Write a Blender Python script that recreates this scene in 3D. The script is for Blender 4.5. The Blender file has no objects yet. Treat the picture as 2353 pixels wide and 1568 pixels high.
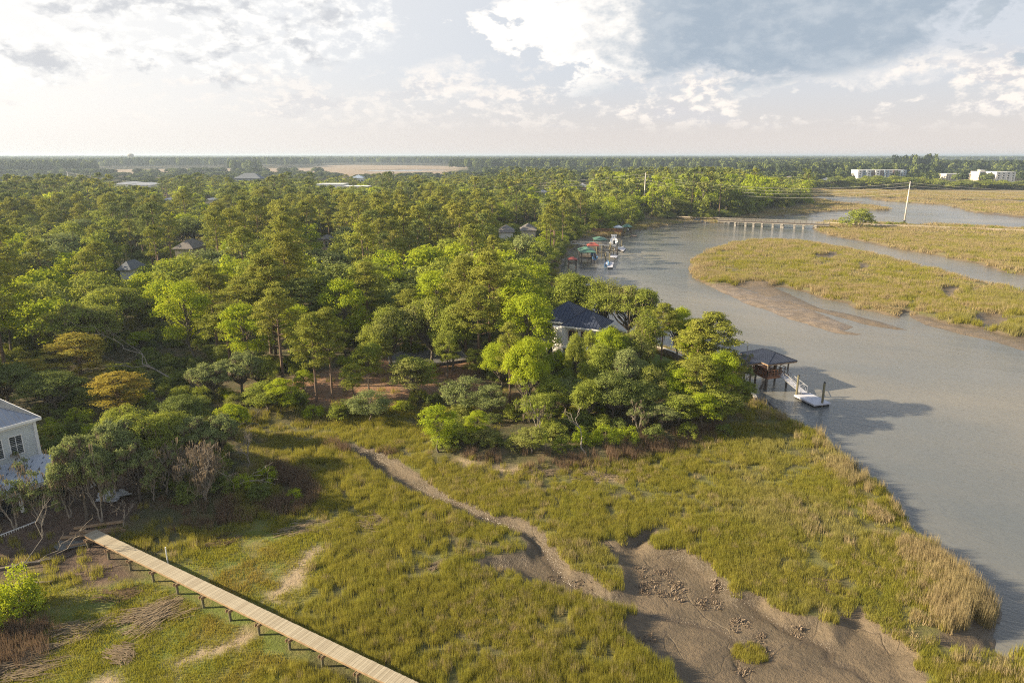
import bpy, math, random
import numpy as np
from mathutils import Vector, Matrix
R = math.radians
C = bpy.context.scene.collection
S = bpy.context.scene
USE_HAZE = True
DENOISE = False

# ------------------------------------------------------------------ camera, sun, sky, exposure
CAM_Z = 33.0
PITCH = 15.23
cam_d = bpy.data.cameras.new("camera")
cam = bpy.data.objects.new("camera", cam_d)
C.objects.link(cam)
cam.location = (0, 0, CAM_Z)
cam.rotation_euler = (R(90 - PITCH), 0, 0)
cam_d.lens = 24.0
cam_d.sensor_width = 36.0
cam_d.clip_start = 0.5
cam_d.clip_end = 60000
S.camera = cam

SUN_EL, SUN_AZ = 24.0, 92.0          # azimuth measured to the left of the view axis (+Y)
sd = Vector((-math.sin(R(SUN_AZ)) * math.cos(R(SUN_EL)), math.cos(R(SUN_AZ)) * math.cos(R(SUN_EL)), math.sin(R(SUN_EL))))
sun_d = bpy.data.lights.new("sun", 'SUN')
sun_d.energy = 5.0
sun_d.angle = R(0.6)
sun_d.color = (1.0, 0.82, 0.56)
sun = bpy.data.objects.new("sun", sun_d)
sun.rotation_euler = sd.to_track_quat('Z', 'Y').to_euler()
C.objects.link(sun)

S.view_settings.view_transform = 'Standard'
S.view_settings.look = 'None'
S.view_settings.gamma = 1
S.view_settings.use_curve_mapping = False
S.view_settings.exposure = 1.27
S.cycles.max_bounces = 7
S.cycles.diffuse_bounces = 3
S.cycles.glossy_bounces = 3
S.cycles.transmission_bounces = 3
S.cycles.volume_bounces = 0
S.cycles.transparent_max_bounces = 6
S.cycles.use_denoising = DENOISE
S.cycles.filter_width = 1.1
S.cycles.sample_clamp_indirect = 4.0

# ------------------------------------------------------------------ node helper
class NT:
    def __init__(s, tree):
        s.t = tree; s.n = tree.nodes; s.l = tree.links
    def new(s, typ, **kw):
        nd = s.n.new(typ)
        for k, v in kw.items():
            setattr(nd, k, v)
        return nd
    def set(s, sock, v):
        if isinstance(v, bpy.types.NodeSocket): s.l.new(v, sock)
        elif v is not None: sock.default_value = v
    def m(s, op, a, b=None, c=None, clamp=False):
        nd = s.n.new('ShaderNodeMath'); nd.operation = op; nd.use_clamp = clamp
        s.set(nd.inputs[0], a)
        if b is not None: s.set(nd.inputs[1], b)
        if c is not None: s.set(nd.inputs[2], c)
        return nd.outputs[0]
    def mr(s, v, a, b, c=0.0, d=1.0, smooth=True):
        nd = s.n.new('ShaderNodeMapRange'); nd.interpolation_type = 'SMOOTHSTEP' if smooth else 'LINEAR'
        s.set(nd.inputs[0], v); nd.inputs[1].default_value = a; nd.inputs[2].default_value = b
        nd.inputs[3].default_value = c; nd.inputs[4].default_value = d
        return nd.outputs[0]
    def mix(s, f, a, b):
        nd = s.n.new('ShaderNodeMix'); nd.data_type = 'RGBA'
        s.set(nd.inputs[0], f)
        for i, v in ((6, a), (7, b)):
            if isinstance(v, tuple) and len(v) == 3: v = v + (1.0,)
            s.set(nd.inputs[i], v)
        return nd.outputs[2]
    def noise(s, vec, scale, detail=3, rough=0.55, dist=0.0, dim='3D'):
        nd = s.n.new('ShaderNodeTexNoise'); nd.noise_dimensions = dim
        if vec is not None: s.l.new(vec, nd.inputs['Vector'])
        nd.inputs['Scale'].default_value = scale; nd.inputs['Detail'].default_value = detail
        nd.inputs['Roughness'].default_value = rough; nd.inputs['Distortion'].default_value = dist
        return nd.outputs[0]
    def comb(s, x, y, z):
        nd = s.n.new('ShaderNodeCombineXYZ')
        for i, v in enumerate((x, y, z)): s.set(nd.inputs[i], v)
        return nd.outputs[0]
    def scale(s, vec, sc):
        nd = s.n.new('ShaderNodeVectorMath'); nd.operation = 'MULTIPLY'
        s.l.new(vec, nd.inputs[0]); nd.inputs[1].default_value = sc
        return nd.outputs[0]

# ------------------------------------------------------------------ world: sky texture and clouds
W = bpy.data.worlds.new("World"); S.world = W; W.use_nodes = True
def build_world():
    W.node_tree.nodes.clear()
    t = NT(W.node_tree)
    sky = t.new('ShaderNodeTexSky', sky_type='NISHITA')
    sky.sun_disc = False
    sky.sun_elevation = R(SUN_EL); sky.sun_rotation = R(360 - SUN_AZ)
    sky.air_density = 1.0; sky.dust_density = 2.5; sky.ozone_density = 2.0
    tc = t.new('ShaderNodeTexCoord')
    sp = t.new('ShaderNodeSeparateXYZ'); t.l.new(tc.outputs['Generated'], sp.inputs[0])
    x, y, z = sp.outputs
    RAD = 57.29578
    az = t.m('MULTIPLY', t.m('ARCTAN2', x, y), RAD)      # degrees, right positive
    el = t.m('MULTIPLY', t.m('ARCSINE', z), RAD)         # degrees
    # flat-layer perspective: cloud rows crowd together towards the horizon
    elp = t.m('LOGARITHM', t.m('ADD', t.m('MAXIMUM', el, 0.0), 1.6), 2.718)
    v1 = t.comb(t.m('MULTIPLY', az, 0.105), t.m('MULTIPLY', elp, 2.1), 0.0)
    v2 = t.comb(t.m('MULTIPLY', az, 0.30), t.m('MULTIPLY', el, 0.55), 3.1)
    nA = t.noise(v1, 1.0, 9, 0.56, 0.3)
    nB = t.noise(v2, 1.0, 9, 0.58, 0.2)
    nC = t.noise(t.comb(t.m('MULTIPLY', az, 0.9), t.m('MULTIPLY', el, 1.5), 7.7), 1.0, 7, 0.6)
    nAc = t.m('SUBTRACT', nA, 0.5); nBc = t.m('SUBTRACT', nB, 0.5); nCc = t.m('SUBTRACT', nC, 0.5)
    # veiled clear sky: bright and warm-white on the sun's side, pinkish low down, bluer high up
    sunside = t.mr(az, -50.0, 12.0, 1.0, 0.0)
    low = t.mr(el, 0.0, 7.0, 1.0, 0.0)
    clear = t.mix(low, (6.1, 6.4, 6.9), (6.9, 6.35, 6.0))
    clear = t.mix(sunside, clear, (9.5, 9.2, 8.8))
    clear = t.mix(t.mr(el, 14.0, 60.0), clear, (2.0, 2.8, 4.4))  # sky above the frame dimmed to lower the fill light
    base = t.mix(0.9, sky.outputs[0], clear)
    # warp for edges
    azw = t.m('ADD', az, t.m('ADD', t.m('MULTIPLY', nBc, 20.0), t.m('MULTIPLY', nCc, 3.5)))
    elw = t.m('ADD', el, t.m('ADD', t.m('MULTIPLY', nBc, 5.0), t.m('MULTIPLY', nCc, 1.6)))
    def blob(a0, e0, ra, re, soft=0.35, aw=None, ew=None):
        dx = t.m('DIVIDE', t.m('SUBTRACT', aw or azw, a0), ra)
        dy = t.m('DIVIDE', t.m('SUBTRACT', ew or elw, e0), re)
        r = t.m('ADD', t.m('MULTIPLY', dx, dx), t.m('MULTIPLY', dy, dy))
        return t.mr(r, 1.0 - soft, 1.0 + soft, 1.0, 0.0)
    def mx(*a):
        o = a[0]
        for b in a[1:]: o = t.m('MAXIMUM', o, b)
        return o
    # left bank of broken white cumulus with grey bases
    left = mx(blob(-34, 8.6, 9, 3.8), blob(-21, 8.8, 8, 3.6), blob(-16, 10.2, 7, 3.6), blob(-39, 6.6, 9, 2.8))
    rag = t.mr(t.m('ADD', nB, t.m('MULTIPLY', nCc, 0.8)), 0.33, 0.62)
    left = t.m('MULTIPLY', left, rag)
    greyL = t.mr(t.m('SUBTRACT', nB, t.m('MULTIPLY', nCc, 0.35)), 0.44, 0.64)
    colL = t.mix(greyL, (9.7, 9.5, 9.1), (5.3, 5.45, 5.75))
    c1 = t.mix(t.m('MULTIPLY', left, 0.85), base, colL)
    # small scattered puffs low over the horizon
    puff = t.mr(t.m('ADD', nA, t.m('MULTIPLY', nCc, 0.55)), 0.46, 0.62)
    band = t.m('MULTIPLY', t.mr(el, 1.2, 3.5), t.mr(el, 8.0, 5.0))
    puff = t.m('MULTIPLY', t.m('MULTIPLY', puff, band), t.mr(az, -12.0, 10.0, 0.5, 0.95))
    c2 = t.mix(puff, c1, t.mix(t.mr(t.m('SUBTRACT', nA, t.m('MULTIPLY', nCc, 0.9)), 0.5, 0.66), (9.0, 8.35, 7.7), (6.1, 6.0, 6.15)))
    puff2 = mx(blob(-5.6, 6.2, 2.6, 0.75, 0.8), blob(-5.4, 4.4, 1.8, 0.6, 0.8), blob(-10.5, 9.1, 0.9, 0.5, 0.8), blob(22, 5.6, 10, 0.6, 0.95))
    c2 = t.mix(t.m('MULTIPLY', puff2, t.mr(nC, 0.3, 0.7, 0.2, 0.75)), c2, (8.8, 8.3, 7.8))
    # the big blue-grey cloud with its bright sunlit left edge
    big = mx(blob(8.0, 8.6, 6.5, 3.3, 0.28), blob(19.5, 9.8, 12, 4.5, 0.3), blob(1.5, 10.0, 3.5, 1.6, 0.45), blob(41, 9.8, 7.5, 4.2, 0.3), blob(16, 15, 18, 5.0, 0.3))
    shade = t.mr(t.m('ADD', az, t.m('ADD', t.m('MULTIPLY', nBc, 16.0), t.m('MULTIPLY', nCc, 8))), 4.0, 12.5)
    lightp = t.mr(t.m('ADD', nB, t.m('MULTIPLY', nCc, 0.4)), 0.38, 0.72)
    colB = t.mix(shade, (9.5, 9.1, 8.6), t.mix(lightp, (3.5, 4.15, 4.9), (4.7, 5.2, 5.75)))
    c3 = t.mix(big, c2, colB)
    # overhead and behind: unseen broken cloud, kept dark to cut fill light
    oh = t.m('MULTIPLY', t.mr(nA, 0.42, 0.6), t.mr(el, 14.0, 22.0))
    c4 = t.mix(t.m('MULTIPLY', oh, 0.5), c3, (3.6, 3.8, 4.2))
    # horizon haze
    c5 = t.mix(t.mr(el, -0.5, 3.2, 0.8, 0.0), c4, t.mix(sunside, (6.8, 6.3, 6.0), (8.4, 8.0, 7.5)))
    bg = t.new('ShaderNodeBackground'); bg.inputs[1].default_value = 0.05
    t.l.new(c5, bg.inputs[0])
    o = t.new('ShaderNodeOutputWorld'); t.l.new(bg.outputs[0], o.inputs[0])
build_world()

# ------------------------------------------------------------------ tags and basic mesh building
def tag(o, label=None, cat=None, group=None, kind=None):
    if label: o['label'] = label
    if cat: o['category'] = cat
    if group: o['group'] = group
    if kind: o['kind'] = kind
    return o
def empty(name, loc=(0, 0, 0), rz=0.0, scale=(1, 1, 1)):
    o = bpy.data.objects.new(name, None); C.objects.link(o)
    o.location = loc; o.rotation_euler = (0, 0, rz); o.scale = scale
    o.empty_display_size = 0.3
    return o
def link(name, mesh, parent=None, mat=None):
    o = bpy.data.objects.new(name, mesh); C.objects.link(o)
    if mat is not None and not mesh.materials: mesh.materials.append(mat)
    if parent: o.parent = parent
    return o
class MB:
    def __init__(s): s.v = []; s.f = []
    def add(s, vs, fs):
        b = len(s.v); s.v += [tuple(v) for v in vs]; s.f += [tuple(i + b for i in f) for f in fs]; return s
    def box(s, c, d, rz=0.0, rx=0.0):
        M = Matrix.Translation(c) @ Matrix.Rotation(rz, 4, 'Z') @ Matrix.Rotation(rx, 4, 'X')
        x, y, z = d[0] / 2, d[1] / 2, d[2] / 2
        P = [M @ Vector((a * x, b * y, e * z)) for a in (-1, 1) for b in (-1, 1) for e in (-1, 1)]
        return s.add(P, [(0, 1, 3, 2), (4, 6, 7, 5), (0, 4, 5, 1), (2, 3, 7, 6), (0, 2, 6, 4), (1, 5, 7, 3)])
    def bar(s, a, b, w, h=None, up=(0, 0, 1)):
        a = Vector(a); b = Vector(b); h = h or w
        d = (b - a).normalized(); up = Vector(up)
        if abs(d.dot(up)) > 0.98: up = Vector((1, 0, 0))
        n = d.cross(up).normalized(); u = n.cross(d)
        P = [p + n * (i * w / 2) + u * (j * h / 2) for p in (a, b) for i in (-1, 1) for j in (-1, 1)]
        return s.add(P, [(0, 1, 3, 2), (4, 6, 7, 5), (0, 4, 5, 1), (2, 3, 7, 6), (0, 2, 6, 4), (1, 5, 7, 3)])
    def tube(s, pts, rad, n=6, cap=True):
        pts = [Vector(p) for p in pts]
        b = len(s.v); prev = None
        for i, p in enumerate(pts):
            d = (pts[min(i + 1, len(pts) - 1)] - pts[max(i - 1, 0)]).normalized()
            if prev is None:
                u = d.orthogonal().normalized()
            else:
                u = (prev - d * prev.dot(d)).normalized()
            prev = u; w = d.cross(u)
            r = rad[i] if isinstance(rad, (list, tuple)) else rad
            for k in range(n):
                a = 2 * math.pi * k / n
                s.v.append(tuple(p + (u * math.cos(a) + w * math.sin(a)) * r))
        for i in range(len(pts) - 1):
            for k in range(n):
                k2 = (k + 1) % n
                s.f.append((b + i * n + k, b + i * n + k2, b + (i + 1) * n + k2, b + (i + 1) * n + k))
        if cap:
            s.f.append(tuple(b + k for k in reversed(range(n))))
            e = b + (len(pts) - 1) * n
            s.f.append(tuple(e + k for k in range(n)))
        return s
    def prism(s, poly, z0, z1):
        n = len(poly)
        P = [(p[0], p[1], z0) for p in poly] + [(p[0], p[1], z1) for p in poly]
        return s.add(P, [tuple(reversed(range(n))), tuple(range(n, 2 * n))] + [(i, (i + 1) % n, n + (i + 1) % n, n + i) for i in range(n)])
    def mesh(s, name, mat=None, smooth=False):
        m = bpy.data.meshes.new(name); m.from_pydata(s.v, [], s.f); m.update()
        if mat: m.materials.append(mat)
        if smooth: m.polygons.foreach_set('use_smooth', [True] * len(m.polygons))
        return m
    def build(s, name, mat, parent=None, smooth=False):
        return link(name, s.mesh(name, mat, smooth), parent)
def np_mesh(name, V, F, mats=(), smooth=False):
    """V (n,3) and F (m,k) numpy arrays"""
    m = bpy.data.meshes.new(name)
    V = np.asarray(V, dtype=np.float32); F = np.asarray(F, dtype=np.int32); k = F.shape[1]
    m.vertices.add(len(V)); m.vertices.foreach_set('co', V.ravel())
    m.loops.add(F.size); m.loops.foreach_set('vertex_index', F.ravel())
    m.polygons.add(len(F)); m.polygons.foreach_set('loop_start', np.arange(0, F.size, k, dtype=np.int32))
    if smooth: m.polygons.foreach_set('use_smooth', np.ones(len(F), dtype=bool))
    for a in mats: m.materials.append(a)
    m.update(calc_edges=True)
    return m

# ------------------------------------------------------------------ placing: where a sight line of the survey photo meets a level
_cp, _sp = math.cos(R(PITCH)), math.sin(R(PITCH))
def gp(u, v, z=0.9):
    a = (u - 1176.0) / 1568.0; b = -(v - 784.0) / 1568.0
    dy = _cp + b * _sp; dz = -_sp + b * _cp
    t = (z - CAM_Z) / dz
    return (a * t, dy * t)
def px(x, y, z):
    q = z - CAM_Z
    dep = y * _cp - q * _sp; upc = y * _sp + q * _cp
    return 1176 + 1568 * x / dep, 784 - 1568 * upc / dep, dep
def zat(u, v, d_y):
    """height seen at row v for a thing standing at forward distance d_y"""
    b = -(v - 784.0) / 1568.0
    return CAM_Z + d_y * (-_sp + b * _cp) / (_cp + b * _sp)
def gpoly(pts, z=0.9): return np.array([gp(u, v, z) for u, v in pts])

# ------------------------------------------------------------------ numeric noise and polygon distance
def _h(ix, iy, s):
    n = (ix.astype(np.int64) * 374761393 + iy.astype(np.int64) * 668265263 + s * 1442695041) & 0xffffffff
    n = ((n ^ (n >> 13)) * 1274126177) & 0xffffffff
    return ((n ^ (n >> 16)) & 0xffff) / 65535.0
def vn(x, y, s=0):
    ix = np.floor(x); iy = np.floor(y); fx = x - ix; fy = y - iy
    fx = fx * fx * (3 - 2 * fx); fy = fy * fy * (3 - 2 * fy)
    a = _h(ix, iy, s); b = _h(ix + 1, iy, s); c = _h(ix, iy + 1, s); d = _h(ix + 1, iy + 1, s)
    return (a * (1 - fx) + b * fx) * (1 - fy) + (c * (1 - fx) + d * fx) * fy
def fbm(x, y, s=0, o=4):
    r = 0; a = 0.5; t = 0
    for i in range(o):
        r = r + a * vn(x, y, s + i); t += a; a *= 0.5; x = x * 2.03 + 11.3; y = y * 2.03 + 5.7
    return r / t
def sdist(poly, X, Y, margin=30.0):
    """signed distance, positive inside; -margin where farther than margin outside"""
    out = np.full(X.shape, -margin)
    x0, y0 = poly.min(0) - margin; x1, y1 = poly.max(0) + margin
    k = np.nonzero((X > x0) & (X < x1) & (Y > y0) & (Y < y1))[0]
    if len(k) == 0: return out
    x = X[k]; y = Y[k]
    d2 = np.full(x.shape, 1e18); ins = np.zeros(x.shape, dtype=bool)
    n = len(poly)
    for i in range(n):
        ax, ay = poly[i]; bx, by = poly[(i + 1) % n]
        ex, ey = bx - ax, by - ay
        L = ex * ex + ey * ey + 1e-12
        t = np.clip(((x - ax) * ex + (y - ay) * ey) / L, 0, 1)
        dx = x - ax - t * ex; dy = y - ay - t * ey
        d2 = np.minimum(d2, dx * dx + dy * dy)
        c = (ay > y) != (by > y)
        if abs(ey) > 1e-12:
            ins ^= c & (x < ax + (y - ay) * ex / ey)
    d = np.sqrt(d2)
    out[k] = np.where(ins, d, -d)
    return np.maximum(out, -margin)
def sm(a, b, x):
    t = np.clip((x - a) / (b - a), 0, 1); return t * t * (3 - 2 * t)

# ------------------------------------------------------------------ land and water outlines
WATER = gpoly([(2500,1500),(2352,1490),(2309,1505),(2290,1500),(2284,1450),(2300,1430),(2297,1400),(2265,1362),(2232,1320),(2192,1304),(2174,1268),(2112,1232),
 (2085,1195),(2062,1155),(2040,1122),(1990,1094),(1948,1056),(1900,1014),(1850,986),(1790,955),(1745,932),(1726,906),(1692,884),(1547,812),(1494,793),
 (1420,765),(1340,720),(1295,665),(1285,625),(1300,590),(1325,562),(1345,552),(1370,547),(1420,545),(1455,531),(1500,525),(1560,515),(1600,513),(1690,512.5),
 (1700,505),(1764,499),(1839,494),(1889,488),(1969,483),(2043,484.5),(2040,480),(2029,478),(1971,471),(1926,467),(1866,455),(1880,451.5),(1939,452.5),
 (1991,454),(2051,455),(2164,460),(2352,461),(2700,465),(3200,800),(3200,1500)], 0.0)
MID = gpoly([(1993,457.5),(2051,458.5),(2101,460),(2164,464),(2352,466),(2700,470),(2700,515),(2352,502),(2264,492),(2226,487),(2194,476),(2154,470),(2101,467),(2040,463)], 0.0)
MUDN = gpoly([(2184,511),(2226,488),(2264,491),(2352,500),(2700,515),(2700,530),(2352,521),(2264,518)], 0.0)
CAUSE = gpoly([(1868,522),(1880,514),(1904,511),(2001,513.5),(2352,526),(2700,538),(2700,702),(2352,634),(2294,622),(2249,607),(2184,594),(2134,584),(2074,576),(2031,567),(1976,554),(1914,543),(1871,530)], 0.0)
ISLE = gpoly([(1587,637),(1583,612),(1600,592),(1625,577),(1676,563),(1764,552),(1839,558),(1939,572),(2039,594),(2139,621),(2239,649),(2352,672),(2700,760),(2700,850),
 (2352,777),(2317,776),(2251,757),(2186,749),(2145,738),(2092,728),(2088,716),(2072,716),(2069,732),(2014,718),(1955,707),(1949,697),(1887,687),(1853,673),(1798,660),(1708,657),(1636,659)], 0.0)
BAR1 = gpoly([(1630,657),(1680,656),(1750,676),(1800,693),(1860,711),(1910,733),(1959,751),(1940,760),(1990,770),(1959,768),(1921,765),(1873,751),(1818,734),(1757,710),(1708,694),(1674,679)], 0.0)
BAR2 = gpoly([(1690,655),(1760,652),(1791,667),(1839,688),(1887,709),(1956,723),(2025,740),(2083,758),(2060,757),(2000,748),(1940,730),(1863,711),(1815,698),(1760,682)], 0.0)
BAR3 = gpoly([(2092,726),(2145,736),(2186,747),(2251,755),(2317,774),(2352,776),(2700,850),(2700,900),(2352,807),(2290,785),(2200,765),(2130,748)], 0.0)
BAR4 = gpoly([(1958,464),(1970,462.5),(1985,464.5),(1972,466.5)], 0.0)
POND = gpoly([(196,393.8),(225,392.5),(262,397),(284,401.5),(278,404),(250,402.5),(215,399)], 0.0)
POND2 = gpoly([(828,391.5),(960,390.3),(1040,390.5),(1040,393),(960,394.8),(860,396)], 0.0)
POND3 = gpoly([(2095,379.5),(2330,385.5),(2600,390),(2600,394.5),(2330,391.5),(2160,389)], 0.0)
FARM = [gpoly([(190,391),(560,388),(720,386.5),(760,380),(800,379.5),(975,381.5),(1065,383.5),(1065,398),(960,404),(850,411),(760,416),(730,408),(735,398),(560,396),(330,401),(210,405)]),
        gpoly([(1985,373.2),(2100,375.0),(2600,381),(2600,399),(2330,397),(2160,396),(2100,387),(2080,380)]),
        gpoly([(1600,374.3),(1800,375.3),(1800,379.0),(1600,377.5)])]
CREEK = gpoly([(785,1030),(850,1040),(900,1062),(950,1095),(1000,1130),(1029,1148),(1090,1175),(1120,1195),(1180,1200),(1210,1215),(1240,1235),(1262,1265),(1300,1300),(1320,1325),
 (1355,1335),(1405,1376),(1432,1374),(1435,1340),(1432,1310),(1415,1290),(1385,1265),(1380,1255),(1430,1258),(1460,1235),(1500,1225),(1508,1238),(1482,1255),(1495,1268),(1560,1274),
 (1590,1287),(1630,1312),(1660,1347),(1690,1379),(1752,1380),(1804,1423),(1883,1438),(1914,1472),(1931,1426),(1976,1412),(2000,1443),(2051,1478),(2095,1507),(2090,1540),(2115,1568),
 (2150,1640),(1590,1640),(1560,1568),(1548,1542),(1504,1518),(1450,1497),(1436,1468),(1427,1447),(1465,1421),(1456,1414),(1415,1404),(1370,1392),(1335,1372),(1266,1357),(1207,1349),
 (1177,1320),(1103,1320),(1088,1312),(1118,1297),(1207,1283),(1222,1257),(1195,1233),(1118,1215),(1059,1183),(1029,1167),(985,1157),(940,1137),(905,1118),(880,1095),(850,1070),(820,1052)], 0.35)
MUDS = [CREEK, gpoly([(2180,1292),(2232,1308),(2275,1358),(2225,1349),(2192,1319)], 0.3),
        gpoly([(2225,1434),(2290,1445),(2300,1490),(2310,1508),(2200,1506),(2140,1485),(2230,1467)], 0.3),
        gpoly([(1866,588),(1920,583),(1940,590),(1900,598),(1876,597)], 0.4), gpoly([(2152,662),(2210,660),(2190,672),(2180,690),(2165,678)], 0.4),
        gpoly([(1970,612),(1985,608),(1990,622),(1978,626)], 0.4), gpoly([(2230,725),(2290,722),(2330,748),(2270,755),(2240,742)], 0.4), MUDN]
LAND = gpoly([(-500,1330),(-100,1260),(60,1215),(200,1215),(330,1210),(480,1165),(590,1120),(610,1060),(570,1000),(520,965),(560,955),(640,942),(780,947),(950,935),(1060,930),
 (1000,1000),(985,1035),(1080,1048),(1240,1052),(1400,1047),(1520,1012),(1640,988),(1712,940),(1728,912),(1694,890),(1549,818),(1496,799),(1420,771),(1336,728),(1286,672),(1272,625),
 (1288,590),(1310,562),(1340,545),(1365,530),(1440,520),(1480,506),(1560,499),(1640,501),(1700,497),(1780,480),(1862,467),(1858,440),(1853,432),(2000,431),(2352,434),(2900,436),
 (2900,359),(1176,359),(-600,359)], 2.0)
LAWN = gpoly([(1470,795),(1547,819),(1690,890),(1718,908),(1650,932),(1560,925),(1480,905),(1420,870),(1430,815)], 2.0)
STRAW = gpoly([(630,885),(650,905),(700,925),(790,932),(900,930),(960,910),(1010,915),(1090,920),(1170,935),(1185,900),(1090,870),(1085,830),(1000,815),(900,820),(830,835),(760,850),(690,860)], 2.0)
RILLS = [np.array([gp(u, v, 0.3) for u, v in q]) for q in (((1640,1340),(1690,1376),(1735,1400),(1790,1440),(1850,1468),(1905,1490),(1908,1522),(1960,1535),(2010,1575),(2040,1640)),
   ((860,1065),(905,1100),(990,1145),(1080,1185),(1180,1215),(1245,1270),(1300,1335),(1370,1385),(1460,1405),(1560,1425),(1640,1440),(1700,1475),(1690,1520),(1720,1568)), ((1430,1262),(1475,1250),(1495,1235)), ((1790,1440),(1760,1415),(1700,1425)))]
DIRT = gpoly([(-300,1150),(100,1080),(260,1060),(340,1100),(330,1180),(260,1235),(330,1310),(200,1340),(60,1290),(0,1330),(-300,1420)], 1.5)
GRASSY = gpoly([(90,960),(150,975),(210,990),(160,1020),(110,1010)], 2.0)
SAND = [gpoly(p, 0.9) for p in ([(720,1255),(735,1262),(700,1300),(705,1330),(680,1345),(650,1355),(640,1380),(615,1375),(640,1345),(655,1320),(690,1290)],
        [(585,1455),(560,1485),(470,1510),(400,1530),(385,1520),(450,1495),(520,1475),(560,1445)], [(205,1568),(245,1545),(270,1560),(260,1590),(200,1590)],
        [(1050,1062),(1140,1078),(1240,1085),(1300,1092),(1230,1093),(1130,1086),(1055,1070)], [(1320,1085),(1380,1088),(1420,1103),(1360,1102)])]
SHORT = gpoly([(-300,1290),(300,1330),(520,1190),(640,1180),(740,1190),(770,1240),(745,1300),(700,1370),(650,1430),(690,1500),(640,1640),(-300,1640)], 0.9)
REED = [gpoly(p, 0.9) for p in ([(1050,1040),(1200,1052),(1330,1050),(1450,1025),(1560,995),(1640,985),(1650,1000),(1560,1035),(1450,1060),(1300,1080),(1150,1072),(1060,1062)],
        [(620,1075),(690,1085),(735,1130),(715,1170),(640,1185),(600,1170),(650,1140)], [(380,1170),(520,1165),(560,1190),(480,1215),(400,1215)],
        [(-60,1400),(40,1390),(110,1420),(90,1500),(-60,1560)], [(750,1020),(900,1040),(880,1052),(770,1035)], [(1130,1000),(1200,1008),(1230,1025),(1150,1030)])]

def field(X, Y):
    """ground height and cover for world points"""
    D = np.hypot(X, Y)
    amp = np.clip(D * 0.006, 0.35, 3.0)
    wob = (fbm(X / 5.0, Y / 5.0, 3) - 0.5) * 2.6 * amp + (vn(X * 1.3, Y * 1.3, 9) - 0.5) * 0.5
    wob_big = (fbm(X / 17.0, Y / 17.0, 5) - 0.5) * 3.0
    h = 0.9 + (fbm(X / 6.0, Y / 6.0, 21) - 0.5) * 0.3
    ld = sdist(LAND, X, Y, 40.0) + wob_big * 0.6
    land = sm(-2.5, 3.0, ld)
    h = h + land * (1.1 + (fbm(X / 25, Y / 25, 31) - 0.5) * 0.6)
    wd = sdist(WATER, X, Y)
    isl = np.full(X.shape, -30.0)
    for p in (MID, CAUSE, ISLE): isl = np.maximum(isl, sdist(p, X, Y))
    wd = np.minimum(wd, -isl)
    for p in (POND, POND2, POND3): wd = np.maximum(wd, sdist(p, X, Y))
    wdw = wd + wob * 0.6
    bank = sm(2.2, -0.2, -wdw)                       # 1 at the water's edge
    h = np.where(wdw > 0, -0.1 - np.minimum(wdw * 0.35, 1.3), h * (1 - bank) + 0.0 * bank)
    mud = sm(1.3, 0.3, -wdw)
    barh = np.full(X.shape, -5.0); sand = np.zeros(X.shape)
    for p, sf in ((BAR1, 1.0), (BAR2, 0.25), (BAR3, 0.35), (BAR4, 1.0)):
        s = sdist(p, X, Y) + wob * 0.5
        hh = np.where(s > 0, np.minimum(0.05 + s * 0.12, 0.3), s * 0.15) + (fbm(X / 1.7, Y / 3.0, 44) - 0.5) * 0.14
        barh = np.maximum(barh, hh)
        on = sm(-0.6, 0.4, s); sand = np.maximum(sand, on * sf); mud = np.maximum(mud, on)
    h = np.where((barh > -0.6) & (h < 0.5), np.maximum(h, barh), h)
    for i, p in enumerate(MUDS):
        s = sdist(p, X, Y) + wob * (0.55 if i == 0 else 0.7)
        k = sm(-0.5, 1.1, s)
        lvl = 0.35 + (fbm(X / 2.2, Y / 2.2, 51) - 0.5) * 0.22 - 0.16 * sm(0.5, 6.0, s)
        h = h * (1 - k) + np.minimum(lvl, h) * k
        mud = np.maximum(mud, sm(-0.5, -0.1, s))
    rill = np.zeros(X.shape); near = np.nonzero(mud > 0.3)[0]
    if len(near):
        xx = X[near]; yy = Y[near]; dm = np.full(xx.shape, 99.0); wv = (fbm(xx / 3, yy / 3, 61) - .5) * 1.4
        for q in RILLS:
            for i in range(len(q) - 1):
                ex, ey = q[i + 1] - q[i]; tt = np.clip(((xx - q[i][0]) * ex + (yy - q[i][1]) * ey) / (ex * ex + ey * ey), 0, 1)
                dm = np.minimum(dm, np.hypot(xx - q[i][0] - tt * ex, yy - q[i][1] - tt * ey))
        rr = sm(0.5, 0.1, np.abs(dm + wv * 0.25)); rill[near] = rr; h[near] = h[near] - 0.14 * rr
    lawn = sm(-0.5, 0.5, sdist(LAWN, X, Y) + wob * 0.3)
    straw = sm(-1.5, 1.5, sdist(STRAW, X, Y) + wob_big * 0.5) * land
    dirt = sm(-1.0, 1.0, sdist(DIRT, X, Y) + wob_big * 0.5)
    grassy = sm(-1, 1, sdist(GRASSY, X, Y))
    bare = np.zeros(X.shape)
    for p in SAND: bare = np.maximum(bare, sm(-0.9, 0.7, sdist(p, X, Y) + wob * 0.7))
    short = sm(-2.0, 2.0, sdist(SHORT, X, Y) + wob_big)
    reed = np.zeros(X.shape)
    for p in REED: reed = np.maximum(reed, sm(-1.0, 0.8, sdist(p, X, Y) + wob * 0.6))
    farm = np.zeros(X.shape)
    for p in FARM: farm = np.maximum(farm, sm(-10, 10, sdist(p, X, Y, 90.0) + (fbm(X / 120, Y / 120, 171) - 0.5) * 130))
    land = land * (1 - farm)
    edge = sm(7.0, 1.0, -wdw) * (wdw < 0) * (1 - land)
    return dict(h=h, land=land, mud=np.clip(mud, 0, 1), sand=sand, lawn=lawn, straw=straw, dirt=dirt, grassy=grassy, bare=bare, short=short, reed=reed, wd=wdw, edge=edge, farm=farm, rill=rill)

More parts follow.
